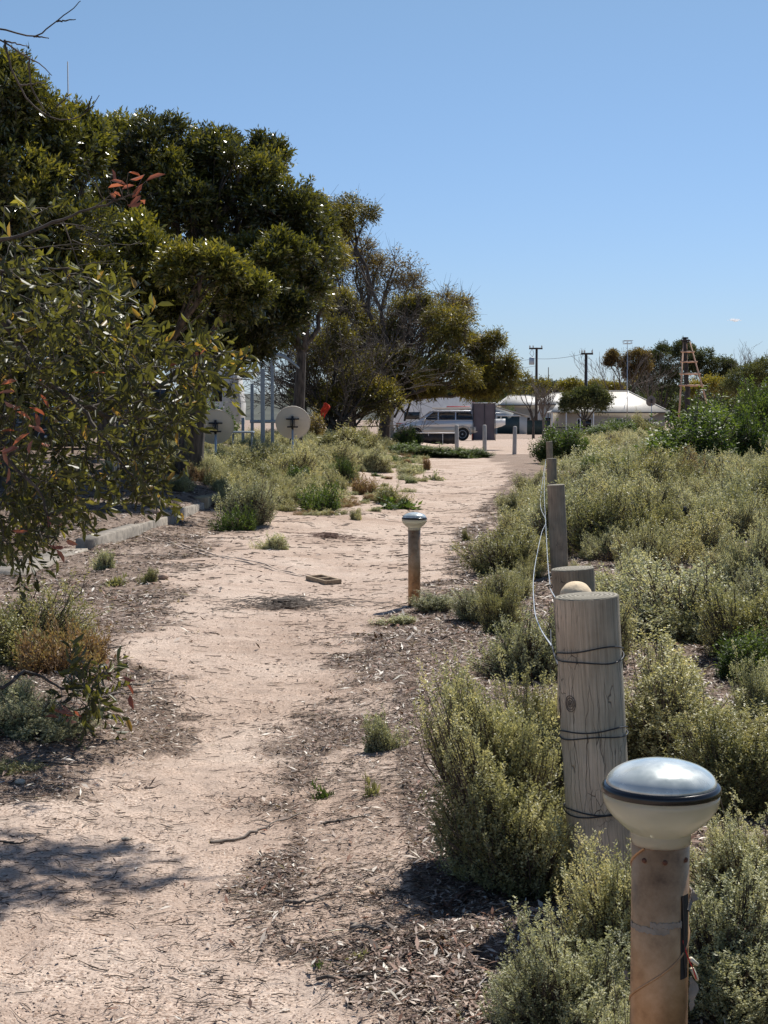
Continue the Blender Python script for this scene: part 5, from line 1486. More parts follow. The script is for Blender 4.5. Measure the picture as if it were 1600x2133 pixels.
tree('spreading_tree', 'leafless looking brown tree behind the umbrella clumps, finely twigged against the sky', 'tree', (W(730, 905, 72)[0], 72), 72,
     [(690, 520, 40, 38), (745, 535, 45, 32), (820, 560, 45, 28), (780, 565, 34, 26), (850, 605, 45, 30), (920, 635, 40, 22), (960, 645, 22, 22), (700, 560, 35, 35), (740, 620, 60, 45), (840, 665, 60, 45), (900, 680, 40, 30), (800, 720, 60, 40), (680, 640, 30, 40)], 6, .2, 9, 30, 7, .14, .04, .4,
     mat='rust', fork=.3, hang=.2, twigs=8, extra=twiggy, tint0=.5)
tree('spreading_tree', 'dark scraggly tree left of the umbrella clumps with many bare stems', 'tree', (W(690, 905, 60)[0], 60), 60,
     [(700, 720, 40, 50), (660, 760, 35, 40), (745, 800, 45, 40), (790, 840, 50, 35), (690, 830, 35, 30)], 7, .16, 10, 45, 8, .14, .04, .36, mat='mallee', fork=.15, hang=.2, twigs=8, extra=twiggy, tint0=.3)

tree('gum_tree', 'dark gum filling the gap behind the tall left crown and the wide one', 'tree', (-7.0, 40), 39,
     [(200, 400, 90, 80), (190, 520, 90, 80), (300, 500, 90, 70), (420, 520, 80, 70), (530, 510, 70, 60), (560, 620, 80, 60), (450, 620, 90, 60), (330, 640, 90, 60), (620, 600, 50, 60), (200, 650, 100, 70), (250, 740, 110, 45), (480, 700, 80, 35), (60, 560, 100, 90)],
     8, .22, 11, **{**GP, 'll': .11, 'lw': .036}, fork=.35, tint0=.35)
# deep shade belt of bushes behind the left trees
for i, (px, top, d, w, mt, lab) in enumerate(((60, 800, 50, 220, 'green', 'dark bush in the shade behind the parked car at the left edge'), (300, 800, 52, 170, 'olive', 'dark shaded bush behind the main gum trunks'),
                                          (420, 800, 56, 110, 'green', 'dark bush between the gum trunk and the left dish'))):
    shrub(px, top, d, w, 'broadB' if i % 2 else 'broadA', mt, lab, 'green_bush', 'bush')

# ---------------------------------------------------------------- near gum with large leaves
_W = W
def near_gum():
    rng = np.random.RandomState(21)
    W = lambda x_, y_, d_: _W(x_, y_, d_ * 1.3 if d_ < 7.25 else d_)
    bx, by = -4.3, 8.4
    r = thing('broad_leaved_gum', (bx, by, hs(bx, by)), 'nearest gum with big glossy leaves reaching in from the left edge', 'tree')
    tr = MB(); cr = MB(); og = MB()
    V = lambda L: np.array([W(*p) for p in L])
    def spline(pts, n):
        t = np.linspace(0, len(pts) - 1, n); P = []
        for u in t:
            i = min(int(u), len(pts) - 2); f = u - i
            p0, p1_, p2, p3 = pts[max(i - 1, 0)], pts[i], pts[i + 1], pts[min(i + 2, len(pts) - 1)]
            P.append(.5 * ((2 * p1_) + (-p0 + p2) * f + (2 * p0 - 5 * p1_ + 4 * p2 - p3) * f * f + (-p0 + 3 * p1_ - 3 * p2 + p3) * f ** 3))
        return np.array(P)
    base = np.array([bx, by, hs(bx, by) - .1]); top = np.array([bx + .3, by + .1, 3.6])
    t1 = spline([base, base * .6 + top * .4 + [.1, 0, 0], top, top + [.1, .2, 1.2]], 14)
    tr.tubes(t1[None], np.linspace(.17, .07, 14)[None], 12)
    mid = t1[5]; hi = t1[9]
    limbs = [
        ([mid, *V([(-180, 560, 6.3), (0, 665, 6.3), (55, 735, 6.3), (75, 790, 6.3), (120, 812, 6.3), (190, 850, 6.3), (260, 880, 6.4), (330, 860, 6.5)])], .034, .007),
        ([V([(75, 790, 6.3)])[0], *V([(160, 840, 6.1), (250, 960, 6.0), (300, 1010, 6.0)])], .014, .003),
        ([V([(-180, 560, 6.3)])[0], *V([(-60, 900, 5.8), (20, 960, 5.8), (90, 1040, 5.8), (100, 1130, 5.8)])], .016, .003),
        ([V([(0, 665, 6.3)])[0], *V([(130, 640, 6.5), (250, 690, 6.6), (400, 730, 6.8), (450, 760, 6.8)])], .016, .003),
        ([V([(190, 850, 6.3)])[0], *V([(300, 800, 6.5), (420, 790, 6.7), (520, 790, 6.8)])], .012, .003),
        ([hi, *V([(-150, 480, 5.9), (0, 500, 5.8), (110, 465, 5.8), (200, 430, 5.8), (280, 405, 5.8)])], .014, .0028),
        ([mid, *V([(-120, 1380, 7.4), (60, 1400, 7.6), (150, 1440, 7.6), (215, 1400, 7.6)])], .012, .003),
        ([hi, *V([(-160, 480, 6.2), (-20, 560, 6.3), (80, 560, 6.3), (170, 560, 6.3)])], .014, .003),
    ]
    skel = []
    for pts, r0, r1 in limbs:
        P = spline(list(pts), 26); P[2:-1] += rng.normal(size=P[2:-1].shape) * .004
        tr.tubes(P[None], np.linspace(r0, r1, 26)[None], 8)
        skel.append(P[8:])
    skel = np.concatenate(skel)
    ell = [(60, 690, 130, 110, 55), (150, 640, 90, 70, 30), (200, 730, 140, 100, 60), (330, 790, 120, 95, 56), (415, 780, 75, 85, 34), (375, 885, 50, 60, 16), (300, 1000, 80, 60, 20), (250, 900, 170, 90, 60), (110, 930, 140, 120, 55), (330, 950, 80, 80, 24), (30, 1070, 80, 80, 50),
           (90, 1040, 80, 90, 46), (20, 560, 90, 60, 22), (160, 1120, 1, 1, 0), (390, 880, 60, 50, 16), (470, 800, 30, 40, 5), (60, 440, 70, 20, 5), (30, 1160, 40, 30, 5), (240, 650, 70, 50, 14), (0, 820, 100, 120, 44)]
    st = []; 
    for (x, y, rx, ry, n) in ell:
        for _ in range(int(n * 1.12)):
            a = rng.rand() * 6.28; q = math.sqrt(rng.rand())
            d = rng.uniform(5.7, 7.2)
            qx, qy = x + rx * q * math.cos(a), y + ry * q * math.sin(a)
            if qx > 385 and qy > 815 or qx > 350 and qy > 900: continue
            st.append(W(qx, qy, d))
    # young leafy branch near the ground and the overhead spray that shades the path
    for _ in range(26):
        st.append(W(rng.uniform(130, 235), rng.uniform(1385, 1500), rng.uniform(7.3, 7.9)))
    st = np.array(st)
    over = np.array([-.2, 7.5, 4.0])
    P = spline([hi, np.array([-3.2, 8.0, 4.4]), np.array([-1.8, 7.9, 4.3]), np.array([-.5, 7.85, 4.0]), np.array([.4, 7.9, 3.95])], 26)
    tr.tubes(P[None], np.linspace(.03, .004, 26)[None], 8); skel = np.concatenate([skel, P[8:]])
    n = 520
    t = rng.rand(n) ** .75; fe = np.array([(.58, 7.88), (.3, 8.2), (.25, 7.62), (-.1, 8.36), (.0, 7.5), (-.35, 7.9), (.45, 8.02)])[rng.randint(0, 7, n)]
    o2 = np.stack([-1.3 + (fe[:, 0] + 1.3) * t, 7.85 + (fe[:, 1] - 7.85) * t + .045 * rng.normal(size=n), 4.0 + .08 * rng.normal(size=n)], -1)
    st = np.concatenate([st, o2])
    dm = np.sqrt(((st[:, None] - skel[None]) ** 2).sum(-1)).min(1); order = np.argsort(dm); st = st[order]
    nodes = list(skel); cost = [0.0] * len(skel); att = np.zeros_like(st); NA = np.array(nodes)
    for i_, p_ in enumerate(st):                           # every spray grows from the nearest twig already there
        q_ = ((NA - p_) ** 2).sum(1); a_ = NA[q_.argmin()]; att[i_] = a_
        NA = np.vstack([NA, p_[None], (p_ * .5 + a_ * .5)[None]])
    m = len(st)
    ctrl = (att + st) / 2 + rng.normal(size=(m, 3)) * .03 + [0, 0, .03]
    kk = np.linspace(0, 1, 5)[None, :, None]
    P = (1 - kk) ** 2 * att[:, None] + 2 * kk * (1 - kk) * ctrl[:, None] + kk ** 2 * st[:, None]
    tr.tubes(P, np.tile(np.linspace(.0035, .0014, 5), (m, 1)), 4)
    ax = unit(unit(st - att) * .8 + rng.normal(size=(m, 3)) * .5 + [.25, 0, -.05])
    K = 9; L = .14
    tt = np.linspace(-.35, 1, K)[None, :]
    rad = unit(rng.normal(size=(m, K, 3))); A = np.repeat(ax[:, None], K, 1); rad = unit(rad - A * (rad * A).sum(-1, keepdims=True))
    p = st[:, None] + A * (L * tt)[..., None]
    d = unit(A * .7 + rad * .75 + np.array([0, 0, -.12]))
    tw = np.stack([st, st + ax * L * .5, st + ax * L], 1); tr.tubes(tw, np.tile([.0018, .0014, .0008], (m, 1)), 4)
    ln = .072 * (.6 + .65 * rng.rand(m, K)); wd = ln * (.27 + .1 * rng.rand(m, K))
    tn = np.clip(.29 + .18 * rng.normal(size=(m, 1)) + .2 * (tt + .2) * .8 + .12 * rng.normal(size=(m, K)), 0, .88)
    tn = np.where(rng.rand(m, K) < .02, .97, tn)
    big_leaves(p.reshape(-1, 3), d.reshape(-1, 3), ln.ravel(), wd.ravel(), rng, cr, tn.ravel())
    cr.build('crown', M['neargum'], r)
    # rusty leaves in small groups
    rp = []; rd = []
    for (x, y, sx, sy, d_, n) in ((262, 385, 40, 38, 5.8, 13), (45, 930, 42, 40, 5.7, 11), (40, 830, 35, 25, 5.8, 6), (85, 1100, 60, 60, 5.8, 7), (240, 800, 150, 60, 6, 6), (250, 1440, 30, 30, 7.5, 4), (110, 1480, 40, 20, 7.4, 6)):
        for _ in range(n):
            rp.append(W(x + rng.uniform(-1, 1) * sx * 1.15, y + rng.uniform(-1, 1) * sy * 1.2, d_ + rng.normal() * .05)); rd.append(unit(np.array([rng.normal() + .6, rng.normal() * .5, rng.normal() * .6 - .3])))
    rp = np.array(rp); rd = np.array(rd); k = len(rp)
    big_leaves(rp, rd, .078 * (.7 + .6 * rng.rand(k)), .025 * (.8 + .4 * rng.rand(k)), rng, og, rng.rand(k))
    og.build('rusty_leaves', M['orange'], r)
    a2 = skel[((rp[:, None] - skel[None]) ** 2).sum(-1).argmin(1)]
    tr.tubes(np.stack([a2, (a2 + rp) / 2 + rng.normal(size=rp.shape) * .01, rp], 1), np.tile([.0022, .0018, .0012], (k, 1)), 4)
    # bare twig sprays in front of the dark crown
    q = V([(60, 520, 5.8), (110, 465, 5.8), (150, 500, 5.8), (200, 430, 5.8), (30, 610, 5.9), (120, 560, 5.9)])
    dr = [np.array(v, float) for v in ((1, 0, .35), (1, 0, .1), (1, .1, -.3), (1, 0, .5), (1, 0, -.2), (1, 0, .0))]
    P, R = bare_twigs(q, dr, .2, .0032, 3, rng, .0, .45, 5, .14, (2, 3)); tr.tubes(P, np.maximum(R, .0011), 4)
    # bare twigs hanging into the sky at the top left corner
    for pts in ([(-60, 60, 5.9), (0, 60, 5.9), (70, 75, 5.9), (110, 50, 5.9), (150, 20, 5.9), (168, 2, 5.9)], [(70, 75, 5.9), (102, 79, 5.9)], [(118, 45, 5.9), (158, 40, 5.9)],
                [(-40, 60, 5.9), (0, 82, 5.9), (50, 115, 5.9), (85, 135, 5.9), (108, 157, 5.9)], [(10, 85, 5.9), (20, 130, 5.9), (40, 180, 5.9), (75, 225, 5.9), (120, 248, 5.9), (160, 245, 5.9), (190, 222, 5.9), (207, 198, 5.9)],
                [(8, 85, 5.9), (60, 97, 5.9)], [(60, 120, 5.9), (66, 180, 5.9), (90, 225, 5.9), (105, 240, 5.9)], [(118, 222, 5.9), (145, 197, 5.9)], [(182, 228, 5.9), (192, 200, 5.9)], [(40, 178, 5.9), (90, 172, 5.9)]):
        P = spline(list(V(pts)), 18); P[1:-1] += rng.normal(size=P[1:-1].shape) * .0015
        tr.tubes(P[None], np.linspace(.0055, .0018, 18)[None], 5)
    P = spline([hi, np.array([-3.2, 8.0, 3.9]), W(-60, 60, 5.9)], 12); tr.tubes(P[None], np.linspace(.03, .0055, 12)[None], 6)
    tr.build('trunk', M['bark'], r, True)
near_gum()

# ---------------------------------------------------------------- town: houses, shed, poles, mast, tower
def roof_mat(name, col, axis=0, sc=9):
    m, n, l, b = new_mat(name)
    tc = n.new('ShaderNodeTexCoord'); w = n.new('ShaderNodeTexWave'); w.inputs['Scale'].default_value = sc; w.bands_direction = 'XYZ'[axis]
    nz = n.new('ShaderNodeTexNoise'); nz.inputs['Scale'].default_value = 1.5; nz.inputs['Detail'].default_value = 8
    l.new(tc.outputs['Object'], w.inputs['Vector']); l.new(tc.outputs['Object'], nz.inputs['Vector'])
    r = ramp(n, [(.3, tuple(c * .82 for c in col)), (.7, col)]); l.new(nz.outputs[0], r.inputs[0]); l.new(r.outputs[0], b.inputs['Base Color'])
    bp = n.new('ShaderNodeBump'); bp.inputs['Strength'].default_value = .2; bp.inputs['Distance'].default_value = .02; l.new(w.outputs['Fac'], bp.inputs['Height']); l.new(bp.outputs[0], b.inputs['Normal'])
    b.inputs['Roughness'].default_value = .5
    return m
M['roof1'] = roof_mat('cream_corrugated_roof', (.47, .43, .36)); M['roof2'] = roof_mat('white_corrugated_roof', (.52, .49, .43))
M['wallw'] = plain('pale_wall', (.5, .48, .44), .8, 0, .08, .6); M['walltan'] = plain('tan_wall', (.38, .33, .26), .85, 0, .12, .8)
M['shedwall'] = plain('pale_grey_cladding', (.47, .5, .5), .6, 0, .05, .5); M['teal'] = plain('dark_teal_door', (.03, .055, .06), .5, 0, .1, .5)
M['gutter'] = plain('dark_gutter', (.05, .045, .045), .5)

def hip_house(px0, px1, eave, rx0, rx1, ridge, d, depth, label, roofm, wallm, wins, name='house'):
    a = W(px0, eave, d); b = W(px1, eave, d); zr = W((rx0 + rx1) / 2, ridge, d + depth / 2)[2]
    cx = (a[0] + b[0]) / 2; g = hs(cx, d); r = thing(name, (cx, d + depth / 2, g), label, 'house'); O = (0, 0, 0)
    L = (b[0] - a[0]) / 2; D = depth / 2; e = a[2] - g; rz = zr - g
    r0 = W(rx0, ridge, d + D)[0] - cx; r1 = W(rx1, ridge, d + D)[0] - cx
    MB().poly([(-L, -D, e), (L, -D, e), (L, D, e), (-L, D, e), (r0, 0, rz), (r1, 0, rz), (-L, -D, e - .12), (L, -D, e - .12), (L, D, e - .12), (-L, D, e - .12)],
              [(0, 1, 5, 4), (1, 2, 5), (2, 3, 4, 5), (3, 0, 4), (6, 9, 8, 7), (0, 6, 7, 1), (1, 7, 8, 2), (2, 8, 9, 3), (3, 9, 6, 0)]).build('roof', roofm, r, False, O)
    MB().box((0, 0, (e - .13 - .2) / 2 - .0), (2 * L - .9, 2 * D - .9, e - .13 + .2)).build('wall', wallm, r, False, O)
    MB().box((0, -D - .06, e - .07), (2 * L + .1, .11, .13)).build('gutter', M['gutter'], r, False, O)
    MB().tubes(np.array([[(r0, 0, rz + .03), ((r0 + r1) / 2, 0, rz + .03), (r1, 0, rz + .03)]]), np.full((1, 3), .07), 6).build('ridge_cap', roofm, r, True, O)
    for k in (-1, 1):
        q0 = np.array((r0 if k < 0 else r1, 0, rz)); q1 = np.array((k * L, -D, e))
        MB().tubes(np.stack([q0, (q0 + q1) / 2, q1])[None] + [0, 0, .02], np.full((1, 3), .07), 6).build('ridge_cap', roofm, r, True, O)
    for (u, z0, z1, w, nm) in wins:
        f = MB().box((u * L, -D + .43, (z0 + z1) / 2), (w, .06, z1 - z0)).build(nm, M['white'], r, False, O)
        MB().box((u * L, -D + .39, (z0 + z1) / 2), (w - .14, .05, z1 - z0 - .14)).build('pane', M['glass'] if nm == 'window' else M['teal'], f, False, (0, 0, 0))
    return r
hip_house(1160, 1396, 858, 1256, 1308, 815, 168, 11, 'house with a large pale hip roof behind the scrub', M['roof1'], M['walltan'], [(-.5, .9, 2.0, 1.6, 'window'), (.1, 0.1, 2.0, .9, 'door'), (.5, .9, 2.0, 1.8, 'window')])
def lean_to():
    d = 160; a = W(1145, 857, d); b = W(1235, 857, d); g = hs(a[0], d)
    r = thing('verandah', ((a[0] + b[0]) / 2, d, g), 'low white verandah roof in front of the pale hip roofed house', 'verandah'); L = (b[0] - a[0]) / 2; e = a[2] - g
    MB().poly([(-L, -1.5, e), (L, -1.5, e), (L, 1.8, e + .75), (-L + .9, 1.8, e + .75), (-L, -1.5, e - .1), (L, -1.5, e - .1), (L, 1.8, e + .65), (-L + .9, 1.8, e + .65)],
              [(0, 1, 2, 3), (7, 6, 5, 4), (0, 4, 5, 1), (1, 5, 6, 2), (2, 6, 7, 3), (3, 7, 4, 0)]).build('roof', M['roof2'], r, False, (0, 0, 0))
    for u in (-.95, -.3, .35, .95): MB().box((u * L, -1.4, e / 2 - .05), (.1, .1, e - .1)).build('post', M['white'], r, False, (0, 0, 0))
    MB().box((0, -.6, 1.0), (2 * L, .08, .1)).build('rail', M['gutter'], r, False, (0, 0, 0))
lean_to()
hip_house(1040, 1202, 843, 1060, 1100, 824, 225, 12, 'house with a long cream roof behind the shed', M['roof2'], M['walltan'], [(-.35, .9, 2.1, 1.8, 'window'), (.25, .1, 2.1, 1.0, 'door'), (.62, .9, 2.1, 2.2, 'window')])
hip_house(1120, 1215, 842, 1150, 1172, 819, 212, 9, 'house with a steep white hip roof partly behind a bare tree', M['roof2'], M['wallw'], [(-.4, .9, 2.1, 1.6, 'window'), (.4, .9, 2.1, 1.6, 'window')])
hip_house(800, 900, 838, 830, 855, 812, 150, 10, 'white roofed house glimpsed under the tree left of the car', M['white'], M['walltan'], [(.2, .9, 2.1, 1.6, 'window')])
def shed():
    d = 196; g = hs(W(1060, 900, d)[0], d); zg = g
    a = W(1022, 900, d)[0]; b = W(1098, 900, d)[0]; zl = W(1030, 846, d)[2]; zr = W(1098, 869, d)[2]
    r = thing('shed', ((a + b) / 2, d + 4, g), 'pale sloping roofed shed with a wide dark door behind the tent', 'shed'); L = (b - a) / 2; O = (0, 0, 0)
    MB().prism([(-L, -.2), (L, -.2), (L, zr - g), (-L, zl - g)], -4, 4).build('wall', M['shedwall'], r, False, O)
    MB().prism([(-L - .2, zl - g + .08), (L + .25, zr - g + .02), (L + .25, zr - g + .16), (-L - .2, zl - g + .22)], -4.2, 4.2).build('roof', M['roof2'], r, False, O)
    x0 = W(1036, 900, d)[0] - (a + b) / 2; x1 = W(1082, 900, d)[0] - (a + b) / 2; zt = W(1050, 867, d)[2] - g
    MB().box(((x0 + x1) / 2, -4.03, zt / 2), (x1 - x0, .08, zt)).build('roller_door', M['teal'], r, False, O)
    MB().box(((x0 + x1) / 2, -4.07, zt + .06), (x1 - x0 + .3, .1, .14)).build('lintel', M['white'], r, False, O)
shed()
def fence_panel():
    d = 190; a = W(1098, 876, d); b = W(1150, 876, d); g = hs(a[0], d)
    r = thing('panel_fence', ((a[0] + b[0]) / 2, d, g), 'dark green sheet fence right of the shed', 'fence')
    s = MB(); n = 40
    for i in range(n): s.box((a[0] + (b[0] - a[0]) * (i + .5) / n, d + .02 * (i % 2), (a[2] + g) / 2), ((b[0] - a[0]) / n * .98, .03, a[2] - g))
    s.build('panel', plain('green_sheet', (.05, .075, .065), .6), r)
    MB().box(((a[0] + b[0]) / 2, d, a[2] + .04), (b[0] - a[0], .08, .07)).build('rail', M['gutter'], r)
fence_panel()

M['polewood'] = plain('creosoted_pole', (.05, .038, .032), .8, 0, .25, 3)
def power_pole(px, top, d, arm0, arm1, label, transformer, armtop):
    t = W(px, top, d); g = hs(t[0], d)
    r = thing('power_pole', (t[0], d, g), label, 'power pole', 'power poles of one line')
    MB().cyl((t[0], d, g), (t[0], d, t[2]), .2, .15, 12).build('pole', M['polewood'], r)
    a = W(arm0, armtop, d)[0]; b = W(arm1, armtop, d)[0]; za = W(px, armtop, d)[2]
    MB().box(((a + b) / 2, d - .2, za), (b - a, .16, .2)).build('crossarm', M['polewood'], r)
    for x in (a + .1, a + (b - a) * .3, b - .1):
        MB().lathe([(.03, 0), (.09, .06), (.06, .12), (.1, .18), (.04, .3), (.001, .31)], 12, (x, d - .2, za + .1)).build('insulator', M['cream'], r, True)
    if transformer:
        z = W(px, 753, d)[2]; MB().lathe([(.001, 0), (.32, 0), (.34, .1), (.34, .8), (.3, .9), (.001, .93)], 18, (t[0] - .62, d - .1, z - .4)).build('transformer', M['steel'], r, True)
        for k in (.3, .75): P = np.array([(t[0] - .62 + k * .2, d - .1, z + .5), (t[0] - 1.2 * k, d - .2, z + 1.0), (a + .4, d - .2, za)]); MB().tubes(P[None], np.full((1, 3), .03), 4).build('lead', M['steel'], r, True)
        MB().cyl((t[0] + 1.5, d, g), (t[0] + 1.5, d, W(px, 765, d)[2]), .06, .05, 8).build('stay_pole', M['polewood'], r)
    else:
        MB().cyl((t[0] + .15, d - .18, g), (t[0] + .12, d - .15, t[2] - .3), .035, .035, 6).build('conduit', M['steel'], r)
        MB().cyl((b - .05, d - .2, za), (b - .05, d - .2, za + .55), .04, .02, 6).build('spike', M['steel'], r)
    return t, za
pA, zA = power_pole(1118, 724, 200, 1102, 1130, 'farther power pole with a transformer under its crossarm', True, 726)
pB, zB = power_pole(1221, 735, 172, 1210, 1235, 'nearer power pole with a dark crossarm and twin shaft', False, 737)
def line(a, b, sag, label):
    n = 20; t = np.linspace(0, 1, n)[:, None]; P = a + (b - a) * t; P[:, 2] -= sag * 4 * (t * (1 - t))[:, 0]
    o = MB().tubes(P[None], np.full((1, n), .02), 4).build('power_line', M['gutter'], None, True); tag(o, label, 'power line', None)
line(W(1115, 747, 200), W(1211, 738, 172), .2, 'power line sagging between the two power poles')
line(W(980, 752, 240), W(1115, 747, 200), .3, 'power line running left from the transformer')
line(W(980, 770, 240), W(1117, 762, 200), .3, 'lower thin power line left of the transformer pole')
def aerial():
    d = 166; t = W(1307, 709, d); e = W(1307, 850, d); r = thing('aerial_mast', (t[0], d, e[2] - 3), 'tall thin television aerial mast rising by the hip roof', 'antenna')
    MB().cyl((e[0], d, e[2] - 2.6), t, .05, .03, 8).build('mast', M['steel'], r)
    s = MB()
    for k in range(6): s.box((t[0], d - .9 + .3 * k, t[2] - .05), (.95, .03, .03)); s.box((t[0] , d - .9 + .3 * k, t[2] - .35), (.8, .03, .03))
    for u in (-.42, 0, .42): s.box((t[0] + u, d - .1, t[2] - .2), (.03, 1.6, .03)); s.box((t[0] + u, d, t[2] - .2), (.03, .03, .34))
    s.build('antenna_elements', M['steel'], r)
    a = W(1309, 815, d); b = W(1300, 852, d - 5); MB().cyl(a, b, .03, .03, 6).build('stay', M['steel'], r)
aerial()
dish(1357, 836, 122, 11, 'dark grey satellite dish in front of the pale hip roof', M['dishgrey'], None, .3, .3)

def tower():
    d = 120.0; P = lambda x, y, dd=0: W(x, y, d + dd)
    c = P(1430, 800); g = hs(c[0], d)
    r = thing('timber_tower', (c[0], d, g), 'slender pinkish log tripod tower with a dark core above the bushes', 'tower')
    m = plain('pinkish_poles', (.5, .32, .22), .8, 0, .2, 4, .3); m2 = plain('dark_core', (.03, .025, .025), .8, 0, .4, 5, .3)
    legs = [((1424, 712, 0), (1418, 812, -1.0)), ((1437, 712, 0), (1465, 812, -.6)), ((1430, 712, .3), (1433, 812, 1.6))]
    def ext(a, b): a = P(*a); b = P(*b); t = (g - a[2]) / (b[2] - a[2]); return a, a + (b - a) * t
    LG = [ext(a, b) for a, b in legs]
    for a, b in LG: MB().cyl(a, b, .05, .08, 10).build('leg', m, r, True)
    for row in (733, 754, 779, 803):
        z = P(1430, row)[2]
        q = [a + (b - a) * ((z - a[2]) / (b[2] - a[2])) for a, b in LG]
        for i, j in ((0, 1), (1, 2), (2, 0)):
            u = unit(q[j] - q[i]) * .15; MB().cyl(q[i] - u, q[j] + u, .06, .06, 8).build('crossbar', m, r, True)
    top = P(1427, 703); bot = np.array([P(1436, 812)[0], d, g])
    rg = np.random.RandomState(2); n = 22; t = np.linspace(0, 1, n)[:, None]; L = top + (bot - top) * t
    L[:, 0] += .03 * rg.normal(size=n)
    MB().tubes(L[None], (.12 + .1 * t[:, 0] + .04 * rg.rand(n))[None], 9).build('core', m2, r)
    s = MB()
    for z_, w_ in ((704, .3), (709, .5), (713, .38)): s.box(P(1428, z_), (w_, w_, .12), .5)
    s.build('cap', m2, r)
tower()

# ---------------------------------------------------------------- trees of the town and the far hill
BG = dict(K=7, sag=.05)
def bgtree(label, d, cl, seed, mat='far', tr=.2, n_l=10, n_s=40, ll=None, tint0=.45, name='background_tree', base=None, twigs=0, **k):
    ll = ll or .0011 * d + .04
    x = W(base or np.mean([c[0] for c in cl]), 800, d)[0]
    return tree(name, label, 'tree', (x, d), d, cl, seed, tr, n_l, n_s, 7, ll, ll * .4, ll * 2.4, mat=mat, tint0=tint0, sag=.05, twigs=twigs, **k)
bgtree('gum with three rounded brown clumps right of the aerial mast', 210, [(1279, 742, 11, 8), (1306, 757, 16, 14), (1330, 744, 21, 12), (1317, 778, 16, 15), (1338, 765, 14, 12), (1270, 755, 5, 5)], 31, 'rust', tint0=.3, base=1316, fork=.3)
bgtree('tall dark gum left of the timber tower', 230, [(1386, 738, 26, 18), (1362, 748, 14, 12), (1378, 782, 32, 24), (1352, 790, 24, 24), (1402, 765, 28, 26), (1336, 800, 25, 18), (1410, 800, 25, 20), (1425, 730, 20, 14)], 32, 'far', tint0=.35, fork=.25)
bgtree('wide spreading gum right of the timber tower', 235, [(1450, 742, 20, 16), (1472, 752, 26, 18), (1502, 762, 24, 14), (1458, 775, 24, 20), (1495, 785, 26, 14), (1520, 768, 12, 9), (1440, 760, 16, 20)], 33, 'far', tint0=.35, fork=.2)
bgtree('dark tree row end right of the distant power pole', 260, [(1160, 808, 30, 12), (1130, 812, 26, 12), (1190, 812, 26, 10)], 34, 'far', tint0=.25)
bgtree('yellow green low tree between the nearer pole and the hip roof', 240, [(1252, 807, 24, 10), (1280, 812, 20, 9), (1228, 810, 18, 9)], 35, 'mallee', tint0=.45)
bgtree('small yellow green tree right of the transformer pole', 238, [(1196, 803, 20, 7), (1175, 808, 14, 6)], 36, 'mallee', tint0=.5)
bgtree('thin brownish tree in front of the cream roofed house', 150, [(1088, 795, 24, 16), (1110, 802, 24, 14), (1135, 808, 18, 14), (1072, 806, 18, 14)], 37, 'mallee', tint0=.3, base=1112, twigs=2, n_l=6, n_s=18, tr=.12)
bgtree('umbrella shaped small green tree before the town roofs', 100, [(1205, 830, 28, 14), (1235, 824, 26, 14), (1222, 842, 36, 12), (1255, 838, 16, 12), (1190, 845, 18, 10)], 38, 'far', base=1218, tr=.1, n_s=50, tint0=.5, fork=.4)
bgtree('green tree at the right edge behind the bushes', 130, [(1560, 790, 34, 22), (1590, 775, 30, 22), (1530, 805, 26, 16), (1600, 800, 30, 25)], 39, 'far', tint0=.7, n_s=50)
bgtree('dark green tree under the wide spreading gum', 170, [(1480, 805, 34, 14), (1510, 812, 26, 12), (1455, 812, 22, 12)], 40, 'mallee', tint0=.55)
def bare_tree(px, d, top, spread, seed, label):
    rg = np.random.RandomState(seed); x = W(px, 800, d)[0]; g = hs(x, d); H = W(px, top, d)[2] - g
    r = thing('bare_tree', (x, d, g), label, 'tree')
    st = [np.array([x, d, g])] ; mb = MB()
    tr = np.stack([[x, d, g - .1], [x + .1, d, g + H * .2], [x, d, g + H * .38]]); mb.tubes(tr[None], np.array([[.16, .13, .1]]), 8)
    S0 = [tr[2]] * 7; D0 = [unit(np.array([rg.uniform(-1, 1) * spread, rg.uniform(-.5, .5), rg.uniform(.6, 1.2)])) for _ in range(7)]
    P, R = bare_twigs(S0, D0, H * .36, .06, 4, rg, .3, .4, 5, .08, (2, 4)); mb.tubes(P, np.maximum(R, .014), 4)
    mb.build('trunk', M['twig'], r, True)
bare_tree(1285, 205, 738, 1.3, 5, 'bare grey tree fanning out left of the aerial mast')
bare_tree(1538, 240, 737, .6, 6, 'pale bare tree on the skyline at the right')
bare_tree(1350, 225, 742, .5, 7, 'bare tree between the brown clumped gum and the dark gum')
bare_tree(1132, 140, 806, 1.0, 8, 'small leafless tree before the white hip roof')
bare_tree(1565, 230, 748, .5, 9, 'small bare tree near the right edge of the skyline')

